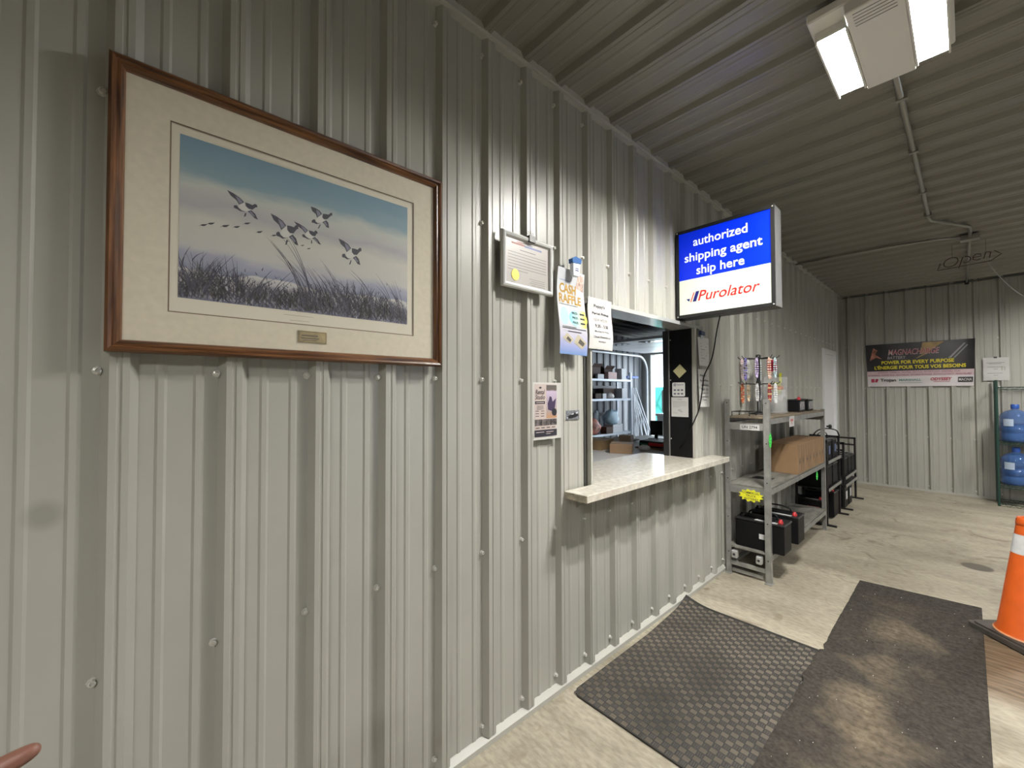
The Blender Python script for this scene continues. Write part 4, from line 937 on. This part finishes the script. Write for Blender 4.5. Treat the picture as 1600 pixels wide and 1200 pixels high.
for j in range(ny):
    for i in range(nx):
        a = j * (nx + 1) + i; fs.append((N + a, N + a + 1, N + a + nx + 2, N + a + nx + 1)); fs.append((a + nx + 1, a + nx + 2, a + 1, a))
ring = [i for i in range(nx + 1)] + [j * (nx + 1) + nx for j in range(1, ny + 1)] + [ny * (nx + 1) + i for i in range(nx - 1, -1, -1)] + [j * (nx + 1) for j in range(ny - 1, 0, -1)]
for a, b in zip(ring, ring[1:] + ring[:1]): fs.append((a, b, N + b, N + a))
m.add(vs, fs); m.build('mat_base', RUB, t)
m = MB(); m.mi = 0; s = .029; cols_ = int((A1 - A0 - .02) / s); rows_ = int((B1 - B0 - .02) / s)
for j in range(rows_):
    for i in range(cols_):
        cx = A0 + .018 + i * s; cy = B0 + .018 + j * s
        m.mi = (i + j) % 2
        for q in (-1, 0, 1):
            if (i + j) % 2: ax, ay, bx2, by2 = cx - .0135, cy + q * .0078, cx + .0135, cy + q * .0078
            else: ax, ay, bx2, by2 = cx + q * .0078, cy - .0125, cx + q * .0078, cy + .0125
            wd = .0030
            if (i + j) % 2: base = [(ax, ay - wd), (bx2, by2 - wd), (bx2, by2 + wd), (ax, ay + wd)]; top = [(ax + .002, ay), (bx2 - .002, by2)]
            else: base = [(ax + wd, ay), (bx2 + wd, by2), (bx2 - wd, by2), (ax - wd, ay)]; top = [(ax, ay + .002), (bx2, by2 - .002)]
            m.add([(mx(x, y), y, mz(x, y) + .008) for x, y in base] + [(mx(x, y), y, mz(x, y) + (.0125 if m.mi else .0100)) for x, y in top], [(0, 1, 5, 4), (2, 3, 4, 5), (1, 2, 5), (3, 0, 4)])
o = m.build('woven_tread', [RUB2, TRD], t); o['kind'] = 'stuff'
# runner
def runner_mat():
    m = bpy.data.materials.new('runner'); m.use_nodes = True; nt = m.node_tree; L = nt.links.new; b = nt.nodes['Principled BSDF']; b.inputs['Roughness'].default_value = .9; b.inputs['Specular IOR Level'].default_value = .15
    tc = nt.nodes.new('ShaderNodeTexCoord'); P = tc.outputs['Object']
    def nz(s, d=5, dist=0):
        n = nt.nodes.new('ShaderNodeTexNoise'); n.inputs['Scale'].default_value = s; n.inputs['Detail'].default_value = d; n.inputs['Distortion'].default_value = dist; L(P, n.inputs['Vector']); return n.outputs['Fac']
    def rp(f, a, b_, ca, cb):
        r = nt.nodes.new('ShaderNodeValToRGB'); e = r.color_ramp.elements; e[0].position = a; e[1].position = b_; e[0].color = (*ca, 1); e[1].color = (*cb, 1); L(f, r.inputs[0]); return r.outputs[0]
    base = rp(nz(60), .3, .7, (.028, .025, .021), (.066, .058, .049))
    dust = rp(nz(38, 3), .3, .7, (.08, .064, .045), (.19, .155, .11))
    # trodden dust down the middle of the runner
    sep = nt.nodes.new('ShaderNodeSeparateXYZ'); L(P, sep.inputs[0])
    a = nt.nodes.new('ShaderNodeMath'); a.operation = 'MULTIPLY_ADD'; L(nz(3.2, 3, .5), a.inputs[0]); a.inputs[1].default_value = .55
    s2 = nt.nodes.new('ShaderNodeMath'); s2.operation = 'SUBTRACT'; L(sep.outputs[0], s2.inputs[0]); s2.inputs[1].default_value = 1.06
    ab = nt.nodes.new('ShaderNodeMath'); ab.operation = 'ABSOLUTE'; L(s2.outputs[0], ab.inputs[0])
    ng = nt.nodes.new('ShaderNodeMath'); ng.operation = 'MULTIPLY'; L(ab.outputs[0], ng.inputs[0]); ng.inputs[1].default_value = -.75; L(ng.outputs[0], a.inputs[2])
    k = nt.nodes.new('ShaderNodeMapRange'); k.inputs[1].default_value = .16; k.inputs[2].default_value = .34; L(a.outputs[0], k.inputs[0])
    fade = nt.nodes.new('ShaderNodeMapRange'); fade.inputs[1].default_value = 3.95; fade.inputs[2].default_value = 3.45; L(sep.outputs[1], fade.inputs[0])
    kk = nt.nodes.new('ShaderNodeMath'); kk.operation = 'MULTIPLY'; L(k.outputs[0], kk.inputs[0]); L(fade.outputs[0], kk.inputs[1])
    mx_ = nt.nodes.new('ShaderNodeMix'); mx_.data_type = 'RGBA'; L(kk.outputs[0], mx_.inputs[0]); L(base, mx_.inputs[6]); L(dust, mx_.inputs[7]); L(mx_.outputs[2], b.inputs['Base Color'])
    wv = nt.nodes.new('ShaderNodeTexWave'); wv.inputs['Scale'].default_value = 22; wv.bands_direction = 'X'; L(P, wv.inputs['Vector'])
    wv2 = nt.nodes.new('ShaderNodeTexWave'); wv2.inputs['Scale'].default_value = 16; wv2.bands_direction = 'Y'; L(P, wv2.inputs['Vector'])
    mm = nt.nodes.new('ShaderNodeMath'); mm.operation = 'MULTIPLY'; L(wv.outputs['Fac'], mm.inputs[0]); L(wv2.outputs['Fac'], mm.inputs[1])
    bp = nt.nodes.new('ShaderNodeBump'); bp.inputs['Distance'].default_value = .003; bp.inputs['Strength'].default_value = .7; L(mm.outputs[0], bp.inputs['Height']); L(bp.outputs[0], b.inputs['Normal'])
    return m
t = thing('carpet_runner', 'long dark ribbed carpet runner with dusty footmarks and a torn edge', 'mat', (0, 0, 0))
nx, ny = 14, 90; m = MB(); vs = []
R0, R1, S0, S1 = .800, 1.420, -.55, 4.13
for lay in (0, 1):
    for j in range(ny + 1):
        for i in range(nx + 1):
            y = S0 + (S1 - S0) * j / ny + (.07 * i / nx if j == ny else 0); x = R0 + (R1 - R0) * i / nx
            if i == 0: x += (.006 * math.sin(y * 9) + .006 * math.sin(y * 31 + 1) + .005 * math.sin(y * 57)) * (1 if 2.1 < y < 3.0 else .12)
            under = .013 if (x < .93 and 1.55 < y < 2.87) else .013 * max(0, 1 - max(0, x - .93) / .08) if (1.55 < y < 2.87) else 0
            lift = .006 * max(0, math.sin(y * 23)) if (i == 0 and 2.2 < y < 3.0) else 0
            vs.append((x, y, under + lift + (.001 if lay == 0 else .0075)))
N = (nx + 1) * (ny + 1); fs = []
for j in range(ny):
    for i in range(nx):
        a = j * (nx + 1) + i; fs.append((N + a, N + a + 1, N + a + nx + 2, N + a + nx + 1)); fs.append((a + nx + 1, a + nx + 2, a + 1, a))
ring = [i for i in range(nx + 1)] + [j * (nx + 1) + nx for j in range(1, ny + 1)] + [ny * (nx + 1) + i for i in range(nx - 1, -1, -1)] + [j * (nx + 1) for j in range(ny - 1, 0, -1)]
for a, b in zip(ring, ring[1:] + ring[:1]): fs.append((a, b, N + b, N + a))
m.add(vs, fs); m.build('carpet', runner_mat(), t)
m = MB()
for k in range(60):
    x, y = rnd.uniform(.83, 1.40), rnd.uniform(1.3, 4.0); m.ball((x, y, .0085 + (.013 if x < .95 and y < 2.87 else 0)), rnd.uniform(.0008, .0022), 5, 3)
o = m.build('grit', M('grit_white', (.6, .58, .52), .7), t); o['kind'] = 'stuff'
# cone
t = thing('traffic_cone', 'orange traffic cone with a white reflective band on a black base', 'cone', (1.605, 3.845, .0077), -.78)
ORG = M('cone_orange', (.60, .10, .012), .42, noise=(12, .08))
bm_ = MB(); bm_.prism(rrect(-.182, -.182, .182, .182, .03), .0, .026); bm_.prism(rrect(-.165, -.165, .165, .165, .03), .026, .036); bm_.build('base', M('cone_base', (.055, .048, .040), .7, noise=(15, .3)), t)
MB().lathe([(.146, .036), (.142, .044), (.132, .06), (.044, .70), (.044, .712), (.034, .712), (.03, .69)], 32, cap=False).build('cone_body', ORG, t, True)
MB().lathe([(.046, .665), (.050, .668), (.0485, .690), (.0475, .700)], 32, cap=False).build('neck_ring', ORG, t, True)
def cr(z): return .132 + (.044 - .132) * (z - .06) / .64 + .0012
MB().lathe([(cr(.505), .505), (cr(.615), .615)], 32, cap=False).build('reflective_band', M('band_white', (.56, .56, .56), .35, noise=(30, .1)), t, True)
MB().lathe([(.149, .0362), (.147, .040), (.143, .043)], 32, cap=False).build('base_rim', M('rim_pale', (.55, .25, .12), .6), t, True)

# ------------------------------------------------------------------ garage room seen through the opening
wall_g = struct(MB().box(-3.8, -3.622, 1.5, YB, 0, HC).build('wall_garage', WALL))
GW = M('garage_panel', (.30, .31, .33), .4)
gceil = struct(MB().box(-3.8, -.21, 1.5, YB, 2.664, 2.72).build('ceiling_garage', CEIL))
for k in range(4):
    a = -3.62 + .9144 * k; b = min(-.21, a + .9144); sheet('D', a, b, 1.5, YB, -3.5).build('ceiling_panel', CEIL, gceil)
for k in range(0, 8):
    a = 1.5 + .9144 * k; b = min(YB, a + .9144)
    if b - a > .03: sheet('G', a, b, 0, HC, 1.6).build('wall_panel', GW, wall_g)
struct(MB().box(-3.8, -.21, 1.35, 1.5, 0, HC).build('wall_garage_front', GW))
struct(MB().box(-12, 3, YB + .2, 30, -.16, -.02).build('ground', M('yard_concrete', (.62, .62, .60), .8, noise=(2, .1))))
t = thing('garage_door', 'white sectional overhead door rolled open under the garage ceiling', 'garage door', (0, 0, 0))
DW_ = M('garage_door_white', (.78, .80, .84), .35)
for i in range(4):
    y0 = 6.10 + i * .535; MB().bbox(GX0 + .02, GX1 - .02, y0, y0 + .525, 2.31, 2.355, .006).build('door_section', DW_, t)
    if i in (0,):
        for q in range(3):
            MB().box(GX0 + .25 + q * .82, GX0 + .80 + q * .82, y0 + .14, y0 + .38, 2.304, 2.309).build('window_pane', M('door_pane', (.10, .12, .14), .1), t)
for x in (GX0 - .06, GX1 + .06):
    pts = [(x, YB - .05, .0), (x, YB - .05, 1.90)] + [(x, YB - .05 - .36 * (1 - math.cos(a)), 1.90 + .36 * math.sin(a)) for a in [i * math.pi / 16 for i in range(1, 9)]] + [(x, 6.0, 2.265)]
    MB().tube(pts, .028, 6).build('track', M('track_white', (.62, .65, .68), .35, .4), t)
m = MB()
for y in (6.1, 6.63, 7.17, 7.7): m.lathe([(.02, -.01), (.02, .01)], 8, (GX0 - .06, y, 2.31))
m.build('roller', BLACKM, t)
# shelving in the garage
GS = M('white_shelf', (.55, .60, .68), .4, .2)
t = thing('garage_shelf', 'pale metal shelving unit with cartons along the garage side wall', 'shelf', (0, 0, 0))
for y in (5.0, 7.46):
    for x in (-3.56, -3.24): MB().box(x - .018, x + .018, y - .018, y + .018, 0, 1.86 if y > 6 else 2.0).build('post', GS, t)
for z in (1.712, 1.335, .668, .10): MB().box(-3.56, -3.225, 5.0, 7.46, z - .04, z).build('shelf_board', GS, t)
for z in (1.56, 1.02): MB().box(-3.57, -3.555, 5.0, 7.46, z - .03, z + .03).build('back_brace', BLACKM, t)
def carton(label, x, y, z, sx, sy, sz, rz=0, mat=CARDD, open_=False, group=None):
    t = thing('carton', label, 'box', (x, y, z), rz, group)
    if open_:
        m = MB(); d = .004
        m.box(-sx / 2, sx / 2, -sy / 2, sy / 2, 0, d)
        for a in (-1, 1): m.box(a * sx / 2 - d, a * sx / 2, -sy / 2, sy / 2, d, sz) if a > 0 else m.box(-sx / 2, -sx / 2 + d, -sy / 2, sy / 2, d, sz); m.box(-sx / 2 + d, sx / 2 - d, a * sy / 2 - d if a > 0 else -sy / 2, a * sy / 2 if a > 0 else -sy / 2 + d, d, sz)
        m.build('carton_body', mat, t)
        for a in (-1, 1):
            f = MB(); f.bar((a * sx / 2, -sy / 2, sz), (a * sx / 2, sy / 2, sz), .003, .003); f.add([(a * sx / 2, -sy / 2, sz), (a * sx / 2, sy / 2, sz), (a * (sx / 2 + .06), sy / 2, sz + .07), (a * (sx / 2 + .06), -sy / 2, sz + .07)], [(0, 1, 2, 3)]); f.build('flap', mat, t)
            f = MB(); f.add([(-sx / 2, a * sy / 2, sz), (sx / 2, a * sy / 2, sz), (sx / 2, a * (sy / 2 + .08), sz + .06), (-sx / 2, a * (sy / 2 + .08), sz + .06)], [(0, 1, 2, 3)]); f.build('flap', mat, t)
    else:
        MB().bbox(-sx / 2, sx / 2, -sy / 2, sy / 2, 0, sz, .003).build('carton_body', mat, t); MB().box(-sx / 2, sx / 2, -.02, .02, sz, sz + .001).build('packing_tape', M('tape', (.40, .33, .24), .3), t)
    return t
PK = M('carton_pink', (.62, .42, .40), .6, noise=(30, .2)); WH = M('carton_white', (.70, .72, .76), .5); BRN = M('carton_brown', (.075, .04, .03), .7)
carton('open dark brown carton with raised flaps on the top garage shelf', -3.43, 6.42, 1.712, .20, .30, .22, .05, BRN, True)
carton('open brown carton behind the pink one on the top garage shelf', -3.46, 6.90, 1.712, .16, .28, .20, 0, BRN, True)
carton('pink and white carton on the top garage shelf', -3.30, 6.86, 1.712, .08, .34, .14, .1, PK)
carton('tall narrow white carton on the top garage shelf', -3.33, 7.24, 1.712, .16, .16, .22, 0, WH)
carton('small white carton in front of the open brown carton', -3.265, 6.44, 1.712, .06, .20, .09, 0, WH)
carton('brown carton lying on the middle garage shelf', -3.36, 6.38, 1.335, .22, .18, .10, 0, BRN)
carton('small white carton on the middle garage shelf between brown ones', -3.33, 6.56, 1.335, .18, .12, .10, 0, WH)
carton('wide brown carton on the middle garage shelf beside a white bag', -3.46, 6.92, 1.335, .16, .40, .20, 0, BRN)
carton('upright white carton on the middle garage shelf', -3.34, 7.26, 1.335, .18, .18, .20, 0, WH)
carton('brown carton on the low garage shelf beside the blue bag', -3.28, 6.68, .668, .14, .22, .13, 0, BRN)
carton('wide white carton with print under the blue bag on the low garage shelf', -3.34, 7.00, .668, .2, .34, .16, 0, WH)
def bag(name, label, x, y, z, sx, sy, sz, mat, seed):
    r = random.Random(seed); m = MB(); m.ball((0, 0, 0), 1, 14, 9)
    m.v = [(a * sx / 2 * (1 + r.uniform(-.2, .2)), b * sy / 2 * (1 + r.uniform(-.2, .2)), (max(-.8, c) + .8) / 1.8 * sz * (1 + r.uniform(-.08, .08))) for a, b, c in m.v]
    o = m.build(name, mat, None, True, (x, y, z)); return tag(o, label, 'bag')
bag('plastic_bag', 'red and white printed plastic bag on the low garage shelf', -3.36, 6.32, .668, .26, .40, .30, M('bag_red', (.60, .24, .18), .4, noise=(9, .7)), 1)
bag('plastic_bag', 'light blue plastic bag slumped over the white carton', -3.36, 6.95, .83, .24, .44, .28, M('bag_blue', (.36, .52, .64), .35, noise=(8, .2)), 2)
bag('plastic_bag', 'pale grey plastic bag at the back of the low garage shelf', -3.50, 6.64, .668, .12, .26, .42, M('bag_grey', (.42, .48, .55), .4, noise=(8, .3)), 3)
bag('plastic_bag', 'small white bag between cartons on the middle garage shelf', -3.29, 6.80, 1.335, .12, .24, .11, M('bag_white', (.62, .58, .56), .5), 4)
tag(MB().bbox(-.12, .12, -.22, .22, 0, .045, .008).build('storage_lid', M('lid_blue', (.06, .16, .55), .4), None, loc=(-3.40, 7.62, 1.75)), 'blue plastic lid sticking out past the garage shelf end', 'lid')
t = thing('lattice_panel', 'white crossed-slat lattice leaning beside the garage shelf', 'lattice', (0, 0, 0))
LW = M('lattice_white', (.62, .66, .72), .4)
def lp(u, v): return Vector((-3.22 + .0 * u, 7.52 + u * (.08 + .66 * (1 - v)), .45 + 1.1 * v))
m = [MB(), MB()]
for k in range(5):
    a = k / 4
    for q, (p0, p1) in enumerate((((a, 0), (min(1, a + .9), .8)), ((a, 0), (max(0, a - .9), .9)))):
        mm = MB().bar(lp(*p0) + Vector((.006 * q, 0, 0)), lp(*p1) + Vector((.006 * q, 0, 0)), .026, .006, (1, 0, 0)); mm.build('slat', LW, t)
for u in (0, 1): MB().bar(lp(u, -.05) + Vector((.014, 0, 0)), lp(u, 1.0) + Vector((.014, 0, 0)), .026, .014, (1, 0, 0)).build('rail', LW, t)
# desk inside with things on it
t = thing('packing_desk', 'pale worktable inside the service room behind the counter', 'desk', (0, 0, 0))
MB().bbox(-1.45, -.42, 1.75, 4.9, .865, .90, .003).build('desk_top', M('desk_top', (.50, .50, .50), .4), t)
for x in (-1.40, -.48):
    for y in (1.82, 4.83): MB().box(x - .025, x + .025, y - .025, y + .025, 0, .865).build('leg', STEEL, t)
carton('brown carton lying open on the worktable behind the counter', -.80, 3.36, .90, .20, .24, .085, .5, M('carton_tan', (.30, .19, .11), .7))
carton('small tan carton on the worktable behind the larger one', -.98, 3.72, .90, .12, .12, .12, .3, M('carton_tan2', (.36, .26, .18), .7))
carton('flat brown carton at the near end of the worktable', -1.12, 3.42, .90, .22, .30, .09, .2, M('carton_tan3', (.33, .22, .11), .7))
bag('paper_bundle', 'crumpled white paper bundle on the worktable', -.72, 3.625, .90, .12, .10, .05, M('bundle_white', (.66, .66, .66), .6), 6)
bag('paper_bundle', 'heap of white wrapping paper behind the cartons on the worktable', -1.24, 4.10, .90, .26, .36, .06, M('bundle_white', (.66, .66, .66), .6), 7)
t = thing('tool_tray', 'black tray with red tools on the worktable', 'tray', (-.72, 3.86, .90), .0)
m = MB(); m.bbox(-.15, .15, -.16, .16, 0, .012, .003); m.build('tray_base', CARDD, t); MB().bbox(-.13, .12, -.12, .12, .012, .075, .01).build('tool_case', BLACK, t)
MB().bbox(-.02, .14, -.135, -.121, .03, .062, .005).build('red_strip', RED, t); MB().bbox(-.12, -.03, -.135, -.121, .034, .050, .004).build('green_strip', M('tool_green', (.02, .12, .08), .4), t)
t = thing('desk_monitor', 'black monitor seen from behind on the worktable', 'monitor', (-1.10, 4.55, .90), .5)
MB().lathe([(0, 0), (.09, 0), (.09, .01), (.02, .015), (.02, .08), (0, .08)], 14, cap=False).build('stand', BLACK, t); MB().bbox(-.07, .07, -.015, .015, .05, .22, .006).build('screen', BLACK, t)
t = thing('metal_bucket', 'grey ribbed metal bin on the worktable beside the black panel', 'bin', (-.52, 4.10, .90))
MB().lathe([(0, 0), (.062, 0), (.066, .01), (.066, .16), (.070, .165), (.062, .165), (.060, .02), (0, .02)], 18, cap=False).build('bin_body', GALV, t, True)
m = MB()
for z in (.05, .10): m.lathe([(.0665, z), (.069, z + .006), (.0665, z + .012)], 18, cap=False)
m.build('hoop', GALV, t)
t = thing('grey_tote', 'grey plastic tote standing by the open garage doorway', 'tote', (-2.62, 8.05, 0))
MB().prism(rrect(-.25, -.25, .25, .25, .05), 0, .98).build('tote_body', M('tote_grey', (.55, .56, .57), .5), t); MB().prism(rrect(-.27, -.27, .27, .27, .05), .98, 1.02).build('tote_lid', M('tote_lid', (.6, .61, .62), .5), t)
tag(MB().bbox(-.17, .17, -.2, .2, 0, .50, .04).build('grey_case', M('case_grey', (.55, .56, .57), .5), None, loc=(-2.62, 8.05, 1.02)), 'pale grey case standing on the grey tote', 'case')
# teal hopper out in the yard
t = thing('teal_spreader', 'teal plastic hopper on a narrow pedestal standing in the yard', 'spreader', (-4.55, 11.0, -.02), .2)
TL = M('teal_plastic', (.06, .42, .36), .45)
MB().add([(-.10, -.12, .85), (.18, -.12, .85), (.18, .12, .85), (-.10, .12, .85), (-.30, -.2, 1.62), (.24, -.2, 1.62), (.24, .2, 1.62), (-.30, .2, 1.62)], [(0, 3, 2, 1), (0, 1, 5, 4), (1, 2, 6, 5), (2, 3, 7, 6), (3, 0, 4, 7), (4, 5, 6, 7)]).build('hopper', TL, t)
MB().prism([(-.10, -.1), (.12, -.1), (.12, .1), (-.10, .1)], .05, .85).build('pedestal', TL, t); MB().bbox(-.3, .3, -.25, .25, 0, .06, .01).build('base', TL, t)
m = MB(); m.bar((-.22, -.215, 1.5), (.14, -.145, .95), .03, .02); m.bar((.16, -.215, 1.5), (-.08, -.145, .95), .03, .02); m.build('rib', M('teal_dark', (.03, .28, .25), .45), t)

# ------------------------------------------------------------------ hand of the person taking part at the frame edge
def hand():
    me = bpy.data.meshes.new('person'); 
    tip = Vector((.9179, -.0493, 1.2011)); d = (Vector((.9139, -.098, 1.1875)) - tip).normalized()     # along the finger, towards the hand
    side = d.cross(Vector((0, 0, 1))).normalized(); dn = side.cross(d).normalized()
    if dn.z > 0: dn = -dn
    V = []; E = []; R = []
    def v(p, r): V.append(p); R.append(r); return len(V) - 1
    def chain(start, pts):
        k = start
        for p, r in pts: j = v(p, r); E.append((k, j)); k = j
        return k
    base = tip + d * .085
    wrist = v(base + d * .115 + side * .028 + dn * .008, .024)
    palm = v(base + d * .055 + side * .026 + dn * .004, .027); E.append((wrist, palm))
    chain(wrist, [(base + d * .20 + side * .03 + dn * .02, .027), (base + d * .32 + side * .035 + dn * .04, .036), (base + d * .42 + side * .04 + dn * .06, .040)])
    k1 = chain(palm, [(base + d * .012, .0105), (base - d * .022, .0092), (tip + d * .036, .0080), (tip + d * .010, .0070), (tip - d * .001, .0046)])
    for i, (ln, o) in enumerate(((.040, .021), (.036, .041), (.028, .059))):
        kb = base + d * (.014 + .006 * i) + side * o
        chain(palm, [(kb, .0105), (kb - d * ln * .75 + dn * .012, .0092), (kb - d * ln * .8 + dn * .034, .0085), (kb - d * ln * .2 + dn * .045, .0075)])
    chain(palm, [(base + d * .070 - side * .014 + dn * .008, .0125), (base + d * .035 - side * .032 + dn * .016, .0105), (base + d * .008 - side * .036 + dn * .02, .0085)])
    me.from_pydata(V, E, []); o = bpy.data.objects.new('person', me); col.objects.link(o)
    md = o.modifiers.new('skin', 'SKIN'); md.use_smooth_shade = True
    if not me.skin_vertices: 
        bpy.context.view_layer.objects.active = o
    for i, r in enumerate(R): me.skin_vertices[0].data[i].radius = (r, r)
    me.skin_vertices[0].data[wrist].use_root = True
    sb = o.modifiers.new('sub', 'SUBSURF'); sb.levels = 2; sb.render_levels = 2
    me.materials.append(M('skin', (.21, .095, .068), .5, noise=(60, .18), bump=(220, .0006)))
    tag(o, 'bare hand of a person reaching in with one finger pointing along the wall', 'person')
    return o
hand()
